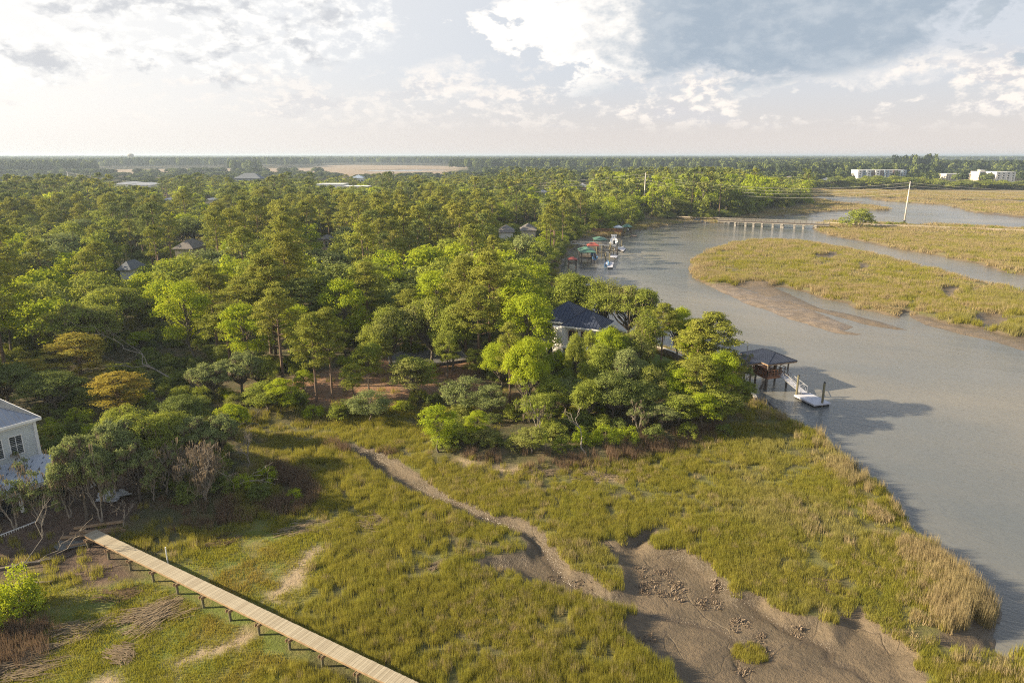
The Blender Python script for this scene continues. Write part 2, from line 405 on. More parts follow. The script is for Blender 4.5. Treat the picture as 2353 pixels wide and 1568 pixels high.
# ------------------------------------------------------------------ materials
def new_mat(name):
    m = bpy.data.materials.new(name); m.use_nodes = True; m.node_tree.nodes.clear()
    t = NT(m.node_tree)
    return m, t
def finish(t, sh, vol=None):
    o = t.new('ShaderNodeOutputMaterial')
    if sh is not None: t.l.new(sh, o.inputs[0])
    if vol is not None: t.l.new(vol, o.inputs['Volume'])
def plain(name, c, rough=0.6, c2=None, sc=2.0, metal=0.0, bump=0.0, stretch=None, spec=0.5):
    m, t = new_mat(name)
    tc = t.new('ShaderNodeTexCoord'); v = tc.outputs['Object']
    if stretch: v = t.scale(v, stretch)
    b = t.new('ShaderNodeBsdfPrincipled')
    c2 = c2 or tuple(x * 0.72 for x in c)
    n = t.noise(v, sc, 5, 0.62)
    t.l.new(t.mix(t.mr(n, 0.32, 0.68), c, c2), b.inputs['Base Color'])
    b.inputs['Roughness'].default_value = rough; b.inputs['Metallic'].default_value = metal
    b.inputs['Specular IOR Level'].default_value = spec
    if bump:
        bp = t.new('ShaderNodeBump'); bp.inputs['Strength'].default_value = bump; bp.inputs['Distance'].default_value = 0.03
        t.l.new(n, bp.inputs['Height']); t.l.new(bp.outputs[0], b.inputs['Normal'])
    finish(t, b.outputs[0]); return m
def leafy(name, cA, cB, cC=None, trans=0.35, vary=0.5, wscale=0.25, tcol=None, rnd=1.0):
    """foliage: colour drifts from plant to plant (Object Info random) and from clump to clump"""
    m, t = new_mat(name)
    oi = t.new('ShaderNodeObjectInfo'); g = t.new('ShaderNodeNewGeometry')
    n = t.noise(g.outputs['Position'], wscale, 4, 0.65)
    f = t.m('ADD', t.m('MULTIPLY', oi.outputs['Random'], rnd * 0.55), t.m('MULTIPLY', t.m('SUBTRACT', n, 0.25), 0.9))
    col = t.mix(t.m('MULTIPLY', f, 1.0, clamp=True), cA, cB)
    if cC:
        n2 = t.noise(g.outputs['Position'], wscale * 0.35, 3, 0.6)
        col = t.mix(t.mr(n2, 0.52, 0.68, 0.0, 0.85), col, cC)
    n3 = t.noise(g.outputs['Position'], 2.6, 2, 0.6)
    hs = t.new('ShaderNodeHueSaturation'); t.l.new(col, hs.inputs['Color'])
    t.l.new(t.mr(n3, 0.3, 0.7, 1.0 - vary * 0.5, 1.0 + vary * 0.55), hs.inputs['Value'])
    d = t.new('ShaderNodeBsdfDiffuse'); t.l.new(hs.outputs[0], d.inputs[0])
    tr = t.new('ShaderNodeBsdfTranslucent')
    tm = t.mix(0.55, hs.outputs[0], tcol) if tcol else hs.outputs[0]
    t.l.new(tm, tr.inputs[0])
    mx = t.new('ShaderNodeMixShader'); mx.inputs[0].default_value = trans
    t.l.new(d.outputs[0], mx.inputs[1]); t.l.new(tr.outputs[0], mx.inputs[2])
    finish(t, mx.outputs[0]); return m
M = {}
M['oak'] = leafy('oak_leaves', (0.179, 0.233, 0.040), (0.328, 0.354, 0.069), (0.253, 0.252, 0.092), 0.33, tcol=(0.475, 0.505, 0.060))
M['oakdark'] = leafy('dark_oak_leaves', (0.125, 0.166, 0.045), (0.215, 0.248, 0.069), None, 0.25, tcol=(0.296, 0.329, 0.060))
M['lime'] = leafy('fresh_leaves', (0.236, 0.318, 0.029), (0.374, 0.436, 0.040), None, 0.42, tcol=(0.624, 0.637, 0.034))
M['pine'] = leafy('pine_needles', (0.188, 0.218, 0.040), (0.307, 0.312, 0.057), (0.240, 0.234, 0.053), 0.25, tcol=(0.444, 0.417, 0.066))
M['pinedark'] = leafy('dark_pine_needles', (0.119, 0.151, 0.044), (0.198, 0.228, 0.062), None, 0.2, tcol=(0.260, 0.288, 0.066))
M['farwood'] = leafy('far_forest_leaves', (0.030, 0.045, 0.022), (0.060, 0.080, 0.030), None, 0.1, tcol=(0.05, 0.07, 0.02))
M['rust'] = leafy('rusty_needles', (0.396, 0.291, 0.051), (0.291, 0.291, 0.055), None, 0.3, tcol=(0.558, 0.372, 0.059))
M['grey'] = leafy('grey_green_leaves', (0.198, 0.237, 0.089), (0.267, 0.303, 0.109), None, 0.28, tcol=(0.326, 0.372, 0.119))
M['moss'] = leafy('spanish_moss', (0.20, 0.16, 0.115), (0.25, 0.20, 0.145), None, 0.2, 0.4)
M['grass'] = leafy('cordgrass', (0.215, 0.237, 0.039), (0.361, 0.306, 0.070), (0.330, 0.300, 0.120), 0.42, 0.5, 0.16, tcol=(0.489, 0.438, 0.070), rnd=0.8)
M['tangrass'] = leafy('straw_cordgrass', (0.40, 0.305, 0.185), (0.33, 0.285, 0.135), (0.25, 0.245, 0.075), 0.36, 0.5, 0.10, tcol=(0.46, 0.38, 0.20), rnd=0.9)
M['lowgrass'] = leafy('low_saltgrass', (0.224, 0.244, 0.035), (0.330, 0.300, 0.052), (0.349, 0.236, 0.087), 0.4, 0.5, 0.22, tcol=(0.465, 0.438, 0.052))
M['reed'] = leafy('dead_rush', (0.163, 0.117, 0.081), (0.240, 0.169, 0.111), None, 0.3, 0.45, 0.3, tcol=(0.325, 0.221, 0.130))
M['straw'] = leafy('bleached_straw', (0.30, 0.235, 0.155), (0.22, 0.17, 0.115), None, 0.15, 0.4)
M['lawn'] = leafy('lawn_blades', (0.075, 0.135, 0.014), (0.12, 0.165, 0.020), None, 0.4)
M['bark'] = plain('oak_bark', (0.16, 0.135, 0.11), 0.9, (0.075, 0.062, 0.05), 3.0, stretch=(1, 1, 0.3), bump=0.4)
M['pinebark'] = plain('pine_bark', (0.20, 0.135, 0.095), 0.9, (0.10, 0.068, 0.05), 3.0, stretch=(1, 1, 0.3), bump=0.4)
M['deadwood'] = plain('dead_wood', (0.33, 0.29, 0.24), 0.9, (0.18, 0.155, 0.13), 4.0, stretch=(1, 1, 0.4))
M['white'] = plain('white_render', (0.74, 0.72, 0.68), 0.7, (0.66, 0.64, 0.60), 0.8)
M['trim'] = plain('white_trim', (0.80, 0.80, 0.79), 0.5, (0.74, 0.74, 0.73), 1.0)
M['siding'] = plain('pale_blue_grey_siding', (0.60, 0.64, 0.65), 0.6, (0.54, 0.58, 0.60), 1.2)
M['glass'] = plain('window_glass', (0.035, 0.045, 0.055), 0.08, (0.02, 0.025, 0.03), 1.0, spec=0.9)
M['darkroof'] = plain('dark_blue_metal_roof', (0.055, 0.068, 0.105), 0.42, (0.042, 0.052, 0.082), 0.7, metal=0.25)
M['palemetal'] = plain('galvanised_roof', (0.42, 0.43, 0.44), 0.35, (0.34, 0.35, 0.37), 0.8, metal=0.5)
M['paperwrap'] = plain('roof_underlayment', (0.50, 0.54, 0.60), 0.55, (0.44, 0.48, 0.55), 1.0)
M['print'] = plain('grey_print', (0.13, 0.16, 0.22), 0.6)
M['planks'] = None
M['treated'] = plain('treated_timber', (0.34, 0.235, 0.14), 0.8, (0.25, 0.165, 0.10), 3.0, stretch=(1, 1, 0.3))
M['oldwood'] = plain('weathered_timber', (0.17, 0.14, 0.115), 0.85, (0.10, 0.082, 0.068), 2.5, stretch=(1, 1, 0.3))
M['redwood'] = plain('red_brown_timber', (0.27, 0.125, 0.065), 0.7, (0.17, 0.08, 0.045), 2.0)
M['piling'] = plain('marine_piling', (0.22, 0.20, 0.12), 0.85, (0.12, 0.105, 0.07), 2.0, stretch=(1, 1, 0.25))
M['blackrub'] = plain('black_float', (0.02, 0.02, 0.022), 0.6)
M['aluminium'] = plain('aluminium', (0.62, 0.63, 0.65), 0.35, (0.52, 0.53, 0.56), 1.5, metal=0.6)
M['floatdeck'] = plain('pale_dock_deck', (0.56, 0.57, 0.62), 0.6, (0.48, 0.49, 0.55), 1.5)
M['concrete'] = plain('concrete', (0.40, 0.37, 0.33), 0.85, (0.27, 0.25, 0.22), 1.5)
M['palesteel'] = plain('pale_steel', (0.66, 0.62, 0.58), 0.5, (0.56, 0.52, 0.49), 0.5)
M['rock'] = plain('riprap_rock', (0.23, 0.22, 0.215), 0.85, (0.12, 0.115, 0.11), 2.0)
M['greenroof'] = plain('green_metal_roof', (0.085, 0.19, 0.14), 0.5, (0.065, 0.15, 0.115), 0.8)
M['blueroof'] = plain('blue_grey_metal_roof', (0.30, 0.37, 0.47), 0.4, (0.25, 0.31, 0.40), 0.8)
M['redroof'] = plain('red_metal_roof', (0.40, 0.10, 0.075), 0.6, (0.32, 0.08, 0.06), 0.8)
M['greyroof'] = plain('grey_shingle_roof', (0.22, 0.20, 0.19), 0.85, (0.15, 0.14, 0.13), 3.0)
M['bluegrey'] = plain('slate_roof', (0.15, 0.17, 0.20), 0.8, (0.11, 0.125, 0.15), 2.0)
M['cream'] = plain('cream_wall', (0.62, 0.56, 0.46), 0.75, (0.55, 0.50, 0.41), 0.6)
M['pinkwall'] = plain('pink_beige_wall', (0.55, 0.40, 0.32), 0.75)
M['brownpanel'] = plain('brown_cladding', (0.17, 0.115, 0.09), 0.7)
M['bluepanel'] = plain('blue_cladding', (0.25, 0.34, 0.44), 0.7)
M['brick'] = plain('red_brick', (0.36, 0.13, 0.07), 0.8)
M['hull'] = plain('white_gelcoat', (0.80, 0.80, 0.79), 0.3, (0.74, 0.74, 0.73), 1.0)
M['bluehull'] = plain('blue_gelcoat', (0.10, 0.22, 0.42), 0.3)
M['navy'] = plain('dark_outboard', (0.018, 0.022, 0.03), 0.3)
M['tarp'] = plain('grey_white_tarpaulin', (0.52, 0.54, 0.56), 0.45, (0.34, 0.36, 0.39), 1.6, bump=0.5)
M['shell'] = plain('oyster_shell', (0.26, 0.20, 0.14), 0.85, (0.15, 0.115, 0.085), 6.0)
M['cable'] = plain('steel_cable', (0.45, 0.44, 0.42), 0.5)
M['soil'] = plain('bare_soil', (0.14, 0.10, 0.075), 0.9)
M['path'] = plain('pale_gravel', (0.50, 0.42, 0.32), 0.9, (0.40, 0.33, 0.25), 0.5)
M['asphalt'] = plain('asphalt', (0.12, 0.12, 0.13), 0.85, (0.09, 0.09, 0.10), 0.6)
M['paver'] = plain('pale_paving', (0.42, 0.38, 0.33), 0.85)

def plank_mat():
    m, t = new_mat('new_deck_plank')
    oi = t.new('ShaderNodeObjectInfo'); tc = t.new('ShaderNodeTexCoord')
    n = t.noise(t.scale(tc.outputs['Object'], (1.2, 9, 9)), 2.2, 5, 0.65)
    c = t.mix(oi.outputs['Random'], (0.46, 0.40, 0.29), (0.33, 0.275, 0.19))
    c = t.mix(t.mr(n, 0.35, 0.75, 0.0, 0.5), c, (0.24, 0.22, 0.16))
    b = t.new('ShaderNodeBsdfPrincipled'); b.inputs['Roughness'].default_value = 0.75
    t.l.new(c, b.inputs['Base Color']); finish(t, b.outputs[0]); return m
M['planks'] = plank_mat()

def ground_mat():
    m, t = new_mat('ground_cover')
    g = t.new('ShaderNodeNewGeometry'); P = g.outputs['Position']
    def at(n):
        a = t.new('ShaderNodeAttribute'); a.attribute_name = n; return a.outputs['Fac']
    n0 = t.noise(P, 0.06, 5, 0.6); n1 = t.noise(P, 0.5, 5, 0.65); n2 = t.noise(P, 3.0, 4, 0.7); n3 = t.noise(P, 14.0, 3, 0.7)
    marsh = t.mix(t.mr(n1, 0.35, 0.65), (0.106, 0.094, 0.043), (0.144, 0.144, 0.044))
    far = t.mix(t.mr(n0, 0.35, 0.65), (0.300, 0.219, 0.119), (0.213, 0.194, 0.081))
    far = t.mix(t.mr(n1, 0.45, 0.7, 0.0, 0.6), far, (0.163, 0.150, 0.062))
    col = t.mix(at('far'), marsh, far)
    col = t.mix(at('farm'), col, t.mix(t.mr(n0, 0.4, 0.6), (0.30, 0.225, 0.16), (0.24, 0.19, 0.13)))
    sh = t.mix(t.mr(n1, 0.4, 0.62), (0.125, 0.156, 0.027), (0.188, 0.169, 0.056))
    col = t.mix(at('short'), col, sh)
    floor = t.mix(t.mr(n1, 0.4, 0.6), (0.069, 0.069, 0.030), (0.125, 0.094, 0.053))
    floor = t.mix(t.mr(n2, 0.5, 0.75, 0.0, 0.8), floor, (0.094, 0.119, 0.027))
    col = t.mix(at('land'), col, floor)
    straw = t.mix(t.mr(n1, 0.35, 0.65), (0.32, 0.172, 0.098), (0.21, 0.14, 0.085))
    straw = t.mix(t.mr(n2, 0.45, 0.7, 0, 0.75), straw, (0.188, 0.119, 0.073))
    col = t.mix(at('straw'), col, straw)
    col = t.mix(at('grassy'), col, (0.16, 0.15, 0.035))
    dirt = t.mix(t.mr(n1, 0.4, 0.6), (0.085, 0.06, 0.045), (0.14, 0.095, 0.068))
    dirt = t.mix(t.mr(n2, 0.55, 0.72, 0, 0.7), dirt, (0.20, 0.16, 0.12))
    col = t.mix(at('dirt'), col, dirt)
    lawn = t.mix(t.mr(n1, 0.35, 0.65), (0.085, 0.135, 0.012), (0.13, 0.155, 0.02))
    col = t.mix(at('lawn'), col, lawn)
    mud = t.mix(t.mr(n1, 0.35, 0.65), (0.170, 0.129, 0.083), (0.138, 0.107, 0.069))
    mud = t.mix(t.mr(n2, 0.48, 0.7, 0, 0.7), mud, (0.099, 0.076, 0.051))
    mud = t.mix(t.mr(n3, 0.55, 0.75, 0, 0.5), mud, (0.197, 0.157, 0.106))
    wet = t.mr(t.noise(P, 0.16, 4, 0.6), 0.44, 0.60)
    mud = t.mix(t.m('MULTIPLY', wet, 0.5), mud, (0.083, 0.068, 0.049))
    col = t.mix(at('mud'), col, mud)
    nr = t.noise(P, 0.11, 3, 0.5, 0.8); rline = t.mr(t.m('ABSOLUTE', t.m('SUBTRACT', nr, 0.5)), 0.002, 0.010, 0.55, 0.0); rl = t.m('MAXIMUM', at('rill'), t.m('MULTIPLY', rline, at('mud'))); mud = t.mix(t.m('MULTIPLY', rl, 0.75), mud, (0.10, 0.078, 0.055)); col = t.mix(at('mud'), col, mud)
    col = t.mix(at('sand'), col, t.mix(t.mr(n1, 0.4, 0.6), (0.25, 0.195, 0.14), (0.17, 0.135, 0.10)))
    col = t.mix(at('bare'), col, t.mix(n2, (0.40, 0.315, 0.20), (0.30, 0.225, 0.14)))
    b = t.new('ShaderNodeBsdfPrincipled'); t.l.new(col, b.inputs['Base Color'])
    rg = t.mix(at('mud'), (0.95, 0.95, 0.95), (0.62, 0.62, 0.62))
    rg = t.mix(t.m('MULTIPLY', at('mud'), wet), rg, (0.28, 0.28, 0.28)); rg = t.mix(rl, rg, (0.16, 0.16, 0.16))
    t.l.new(rg, b.inputs['Roughness']); b.inputs['Specular IOR Level'].default_value = 0.35
    hN = t.m('SUBTRACT', t.m('ADD', t.m('MULTIPLY', n2, 0.6), t.m('MULTIPLY', n3, 0.22)), t.m('MULTIPLY', rl, 0.25))
    bp = t.new('ShaderNodeBump'); bp.inputs['Strength'].default_value = 0.8; bp.inputs['Distance'].default_value = 0.35
    t.l.new(hN, bp.inputs['Height']); t.l.new(bp.outputs[0], b.inputs['Normal'])
    finish(t, b.outputs[0]); return m
def water_mat():
    m, t = new_mat('river_water')
    g = t.new('ShaderNodeNewGeometry'); P = g.outputs['Position']
    # wind ripples: crests lie across the breeze; calmer and rougher lanes
    Pr = t.new('ShaderNodeVectorRotate'); Pr.inputs['Angle'].default_value = 0.5; Pr.rotation_type = 'Z_AXIS'; t.l.new(P, Pr.inputs[0])
    lane = t.noise(t.scale(Pr.outputs[0], (0.012, 0.035, 0)), 1.0, 4, 0.6)
    r1 = t.noise(t.scale(Pr.outputs[0], (0.9, 2.4, 0)), 1.0, 4, 0.6, 0.4)
    r2 = t.noise(t.scale(Pr.outputs[0], (0.12, 0.3, 0)), 1.0, 3, 0.6, 0.6)
    r3 = t.noise(t.scale(Pr.outputs[0], (3.0, 6.0, 0)), 1.0, 2, 0.6)
    hgt = t.m('ADD', t.m('ADD', t.m('MULTIPLY', r1, 0.55), t.m('MULTIPLY', r2, 0.9)), t.m('MULTIPLY', r3, 0.12))
    bp = t.new('ShaderNodeBump'); bp.inputs['Distance'].default_value = 0.22
    t.l.new(t.mr(lane, 0.3, 0.7, 0.55, 1.0), bp.inputs['Strength']); t.l.new(hgt, bp.inputs['Height'])
    b = t.new('ShaderNodeBsdfPrincipled')
    silt = t.noise(t.scale(Pr.outputs[0], (0.01, 0.02, 0)), 1.0, 4, 0.55)
    t.l.new(t.mix(t.mr(silt, 0.35, 0.65), (0.215, 0.200, 0.165), (0.120, 0.132, 0.135)), b.inputs['Base Color'])
    t.l.new(t.mr(lane, 0.3, 0.7, 0.04, 0.20), b.inputs['Roughness']); b.inputs['Specular IOR Level'].default_value = 0.7
    b.inputs['IOR'].default_value = 1.333
    t.l.new(bp.outputs[0], b.inputs['Normal'])
    finish(t, b.outputs[0]); return m
M['ground'] = ground_mat(); M['water'] = water_mat()

# ------------------------------------------------------------------ ground, water, haze
def build_ground():
    rs = [4.0]
    while rs[-1] < 26: rs.append(rs[-1] * 1.12)
    while rs[-1] < 1200: rs.append(rs[-1] * 1.0052)
    while rs[-1] < 26000: rs.append(rs[-1] * 1.03)
    fine = np.arange(-46, 46.01, 0.26)
    coarse = np.concatenate([np.arange(-180, -46, 6), fine, np.arange(52, 180, 6)])
    a = np.radians(coarse); r = np.array(rs)
    A, Rr = np.meshgrid(a, r)
    X = (Rr * np.sin(A)).ravel(); Y = (Rr * np.cos(A)).ravel()
    f = field(X, Y)
    V = np.stack([X, Y, f['h']], 1)
    na, nr = len(a), len(r)
    i = np.arange(nr - 1)[:, None]; j = np.arange(na)[None, :]; j2 = (j + 1) % na
    F = np.stack([(i * na + j), (i * na + j2), ((i + 1) * na + j2), ((i + 1) * na + j)], -1).reshape(-1, 4)[:, ::-1]
    F = F.reshape(-1, 4)
    m = np_mesh('ground', V, F, (M['ground'],), True)
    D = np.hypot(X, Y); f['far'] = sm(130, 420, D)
    for k in ('land', 'mud', 'sand', 'lawn', 'straw', 'dirt', 'grassy', 'bare', 'short', 'far', 'farm', 'rill'):
        at = m.attributes.new(k, 'FLOAT', 'POINT'); at.data.foreach_set('value', f[k].astype(np.float32))
    o = link('ground', m); tag(o, kind='structure')
    cap = MB().prism([(4.05 * math.cos(k * math.pi / 15), 4.05 * math.sin(k * math.pi / 15)) for k in range(30)], 0.2, 0.86)
    o2 = cap.build('ground_patch', M['soil']); tag(o2, kind='structure')
    w = MB().add([(-26000, -26000, 0), (26000, -26000, 0), (26000, 26000, 0), (-26000, 26000, 0)], [(0, 1, 2, 3)]).build('water', M['water'])
    tag(w, kind='structure')
build_ground()
def build_haze():
    m, t = new_mat('haze_air')
    v = t.new('ShaderNodeVolumePrincipled')
    v.inputs['Color'].default_value = (0.68, 0.83, 1.0, 1); v.inputs['Density'].default_value = 0.00017
    v.inputs['Anisotropy'].default_value = 0.25
    finish(t, None, v.outputs[0])
    o = MB().box((0, 6000, 20.5), (40000, 40000, 47)).build('haze', m)
    tag(o, 'thin pale evening haze lying over the marsh', 'haze', kind='stuff')
if USE_HAZE: build_haze()

# ------------------------------------------------------------------ instanced ground cover through geometry nodes
def proto_collection(name, meshes):
    col = bpy.data.collections.new(name)
    for i, m in enumerate(meshes):
        o = bpy.data.objects.new('%s_%02d' % (name, i), m); col.objects.link(o)
    return col
_gn = {}
def scatter(name, mat, col, P, rz, scl, idx, label, cat, tilt=None):
    n = len(P)
    if n == 0: return None
    m = bpy.data.meshes.new(name); m.vertices.add(n); m.vertices.foreach_set('co', np.asarray(P, dtype=np.float32).ravel())
    m.materials.append(mat)
    rot = np.zeros((n, 3), dtype=np.float32); rot[:, 2] = rz
    if tilt is not None: rot[:, 0] = tilt
    a = m.attributes.new('rot', 'FLOAT_VECTOR', 'POINT'); a.data.foreach_set('vector', rot.ravel())
    a = m.attributes.new('scl', 'FLOAT_VECTOR', 'POINT'); a.data.foreach_set('vector', np.asarray(scl, dtype=np.float32).ravel())
    a = m.attributes.new('idx', 'INT', 'POINT'); a.data.foreach_set('value', np.asarray(idx, dtype=np.int32))
    o = link(name, m)
    g = bpy.data.node_groups.new(name + '_scatter', 'GeometryNodeTree')
    g.interface.new_socket('Geometry', in_out='INPUT', socket_type='NodeSocketGeometry')
    g.interface.new_socket('Geometry', in_out='OUTPUT', socket_type='NodeSocketGeometry')
    gi = g.nodes.new('NodeGroupInput'); go = g.nodes.new('NodeGroupOutput')
    ci = g.nodes.new('GeometryNodeCollectionInfo'); ci.inputs[0].default_value = col
    ci.inputs['Separate Children'].default_value = True; ci.inputs['Reset Children'].default_value = True
    ip = g.nodes.new('GeometryNodeInstanceOnPoints'); ip.inputs['Pick Instance'].default_value = True
    def na(nm, dt):
        q = g.nodes.new('GeometryNodeInputNamedAttribute'); q.data_type = dt; q.inputs[0].default_value = nm
        return q.outputs['Attribute']
    e2r = g.nodes.new('FunctionNodeEulerToRotation')
    L = g.links
    L.new(gi.outputs[0], ip.inputs['Points']); L.new(ci.outputs[0], ip.inputs['Instance'])
    L.new(na('idx', 'INT'), ip.inputs['Instance Index'])
    L.new(na('rot', 'FLOAT_VECTOR'), e2r.inputs[0]); L.new(e2r.outputs[0], ip.inputs['Rotation'])
    L.new(na('scl', 'FLOAT_VECTOR'), ip.inputs['Scale']); L.new(ip.outputs[0], go.inputs[0])
    md = o.modifiers.new('scatter', 'NODES'); md.node_group = g
    tag(o, label, cat, kind='stuff')
    return o
def clump(rng, n, rad, h, w, lean=0.3, mat=None, name='clump', bend=0.0):
    V = []; F = []
    a = rng.uniform(0, 2 * np.pi, n); r = rad * np.sqrt(rng.uniform(0, 1, n))
    bx = r * np.cos(a); by = r * np.sin(a); hh = h * rng.uniform(0.55, 1.1, n)
    la = rng.uniform(0, 2 * np.pi, n); ll = lean * hh * rng.uniform(0.2, 1.0, n)
    fa = rng.uniform(0, np.pi, n); ww = w * rng.uniform(0.7, 1.3, n)
    tx = bx + ll * np.cos(la); ty = by + ll * np.sin(la)
    dx = np.cos(fa) * ww / 2; dy = np.sin(fa) * ww / 2
    V = np.stack([np.stack([bx - dx, by - dy, np.full(n, -0.1)], 1), np.stack([bx + dx, by + dy, np.full(n, -0.1)], 1), np.stack([tx, ty, hh], 1)], 1).reshape(-1, 3)
    F = np.arange(3 * n).reshape(n, 3)
    return np_mesh(name, V, F, (mat,))
def polar_pts(rng, r0, r1, a0, a1, dens):
    area = 0.5 * R(a1 - a0) * (r1 * r1 - r0 * r0); n = int(area * dens)
    r = np.sqrt(rng.uniform(r0 * r0, r1 * r1, n)); a = np.radians(rng.uniform(a0, a1, n))
    return r * np.sin(a), r * np.cos(a)
def segd(X, Y, a, b):
    ex, ey = b[0] - a[0], b[1] - a[1]; t = np.clip(((X - a[0]) * ex + (Y - a[1]) * ey) / (ex * ex + ey * ey), -0.1, 1.2)
    return np.hypot(X - a[0] - t * ex, Y - a[1] - t * ey)
def build_grass():
    rng = np.random.default_rng(11)
    K = {}
    for key, mat, h, w, lean, n, rad in (('grass', M['grass'], 0.58, 0.028, 0.28, 76, 0.42), ('tan', M['tangrass'], 0.66, 0.036, 0.32, 60, 0.40),
                                 ('low', M['lowgrass'], 0.22, 0.05, 0.7, 44, 0.5), ('reed', M['reed'], 0.9, 0.04, 0.4, 50, 0.45)):
        K[key] = proto_collection('tuft_' + key, [clump(rng, n, rad, h, w, lean, mat) for _ in range(5)])
    bins = {k: [[], [], [], []] for k in K}
    for r0, r1, dens, s0, rise in ((28, 48, 12.0, 0.9, 1.1), (48, 75, 8.5, 1.05, 1.0), (75, 120, 4.2, 1.4, 0.75), (120, 200, 1.5, 2.2, 0.66), (200, 340, 0.45, 3.6, 0.40), (340, 760, 0.06, 8.0, 0.19)):
        X, Y = polar_pts(rng, r0, r1, -44, 44, dens)
        f = field(X, Y)
        n = len(X)
        bw = segd(X, Y, gp(207, 1222, 2.1), gp(985, 1597, 2.1)) > 0.95
        p = bw * (1 - f['mud']) * (1 - f['land'] * 0.97) * (1 - f['lawn']) * (1 - 0.93 * f['bare']) * (1 - 0.9 * f['dirt']) * (f['wd'] < -0.4)
        patch = fbm(X / 3.2, Y / 3.2, 71); fine = fbm(X / 1.1, Y / 1.1, 75)
        fr = np.hypot(X, Y)
        p = p * np.where((patch < 0.40) & (fr < 260), 0.25, 1.0) * np.where(fr < 150, sm(0.25, 0.42, fine) * 0.75 + 0.25, 1)
        keep = rng.uniform(0, 1, n) < p
        X, Y = X[keep], Y[keep]; f = {k: v[keep] for k, v in f.items()}; patch = patch[keep]; n = len(X)
        big = fbm(X / 14, Y / 14, 81); D = np.hypot(X, Y)
        tanp = 0.03 + 0.85 * f['edge'] * sm(0.40, 0.60, fbm(X / 6, Y / 6, 83)) + 0.16 * sm(0.50, 0.68, big)
        tanp = tanp + np.where((X > 30) & (Y > 110), 0.30, 0) + 0.4 * sm(220, 420, D) * (1 - f['land'])
        u = rng.uniform(0, 1, n)
        kind = np.where(u < tanp, 1, 0)
        kind = np.where(rng.uniform(0, 1, n) < f['short'], 2, kind)
        kind = np.where(rng.uniform(0, 1, n) < f['reed'] * 0.9, 3, kind)
        size = s0 * rng.uniform(0.75, 1.25, n)
        hs = s0 * rise * rng.uniform(0.8, 1.2, n) * (0.30 + 1.4 * fbm(X / 7, Y / 7, 91))
        hs = np.where((kind == 1) & (D < 100), hs * (1.0 + 0.9 * f['edge']), hs)
        hs = np.where((kind == 0) & (D < 90), hs * 1.02, hs)
        for ki, key in enumerate(('grass', 'tan', 'low', 'reed')):
            k = kind == ki
            bins[key][0].append(np.stack([X[k], Y[k], f['h'][k]], 1))
            bins[key][1].append(rng.uniform(0, 6.28, k.sum()))
            bins[key][2].append(np.stack([size[k], size[k], hs[k]], 1))
            bins[key][3].append(rng.integers(0, 5, k.sum()))
    info = {'grass': ('marsh_grass', M['grass'], 'green cordgrass filling the tidal marsh beside the creek and river', 'marsh grass'),
            'tan': ('straw_coloured_grass', M['tangrass'], 'tall straw-coloured grass along the river banks and over the island marsh', 'marsh grass'),
            'low': ('saltgrass', M['lowgrass'], 'short bright green salt grass around the plank boardwalk', 'grass'),
            'reed': ('brown_rushes', M['reed'], 'dead brown rushes fringing the wooded point', 'rushes')}
    for key, b in bins.items():
        nm, mat, lab, cat = info[key]
        P = np.concatenate(b[0]); print(nm, len(P))
        scatter(nm, mat, K[key], P, np.concatenate(b[1]), np.concatenate(b[2]), np.concatenate(b[3]), lab, cat)
build_grass()

# ------------------------------------------------------------------ trees: leaf clouds, limbs, moss
def leaves(rng, P, N, size, aspect=0.6):
    """diamond-shaped leaf sprays at P facing roughly along N"""
    n = len(P)
    N = N + rng.normal(0, 0.55, (n, 3)); N /= np.linalg.norm(N, axis=1)[:, None] + 1e-9
    T = np.cross(N, rng.normal(0, 1, (n, 3))); T /= np.linalg.norm(T, axis=1)[:, None] + 1e-9
    B = np.cross(N, T)
    s = (size * rng.uniform(0.65, 1.35, n))[:, None] * 0.5
    V = np.stack([P - T * s, P - B * s * aspect, P + T * s, P + B * s * aspect], 1).reshape(-1, 3)
    return V
def quads(V): return np.arange(len(V)).reshape(-1, 4)
def unit(rng, n, zmin=-1.0):
    z = rng.uniform(zmin, 1, n); a = rng.uniform(0, 2 * np.pi, n); r = np.sqrt(1 - z * z)
    return np.stack([r * np.cos(a), r * np.sin(a), z], 1)
def blobs_to_leaves(rng, Cn, Rb, nsub, nleaf, size, flat=0.62, subr=0.42, zmin=-0.35):
    Vs = []
    for c, r in zip(Cn, Rb):
        k = max(4, int(nsub * (r / np.mean(Rb)) ** 2))
        d = unit(rng, k, zmin)
        rad = r * rng.uniform(0.72, 1.08, k)[:, None]
        sc = c + d * rad * np.array([1, 1, flat])
        m = nleaf
        P = np.repeat(sc, m, 0) + rng.normal(0, 1, (k * m, 3)) * np.array([subr, subr, subr * 0.55]) * (0.7 + 0.3 * r)
        N = np.repeat(d, m, 0) * 1.0 + np.array([0, 0, 0.6])
        Vs.append(leaves(rng, P, N, size))
    return np.concatenate(Vs)
def limbs_mesh(name, mat, paths, n=5):
    mb = MB()
    for pts, rad in paths: mb.tube(pts, rad, n, cap=False)
    return mb.mesh(name, mat, True)
def bent(rng, a, b, k=4, amp=0.12, sag=0.0):
    a = np.array(a, float); b = np.array(b, float); L = np.linalg.norm(b - a); out = []
    for i in range(k + 1):
        t = i / k; p = a + (b - a) * t
        if 0 < i < k: p = p + rng.normal(0, amp * L, 3) * np.array([1, 1, 0.5])
        p[2] += sag * L * math.sin(math.pi * t); out.append(p)
    return out
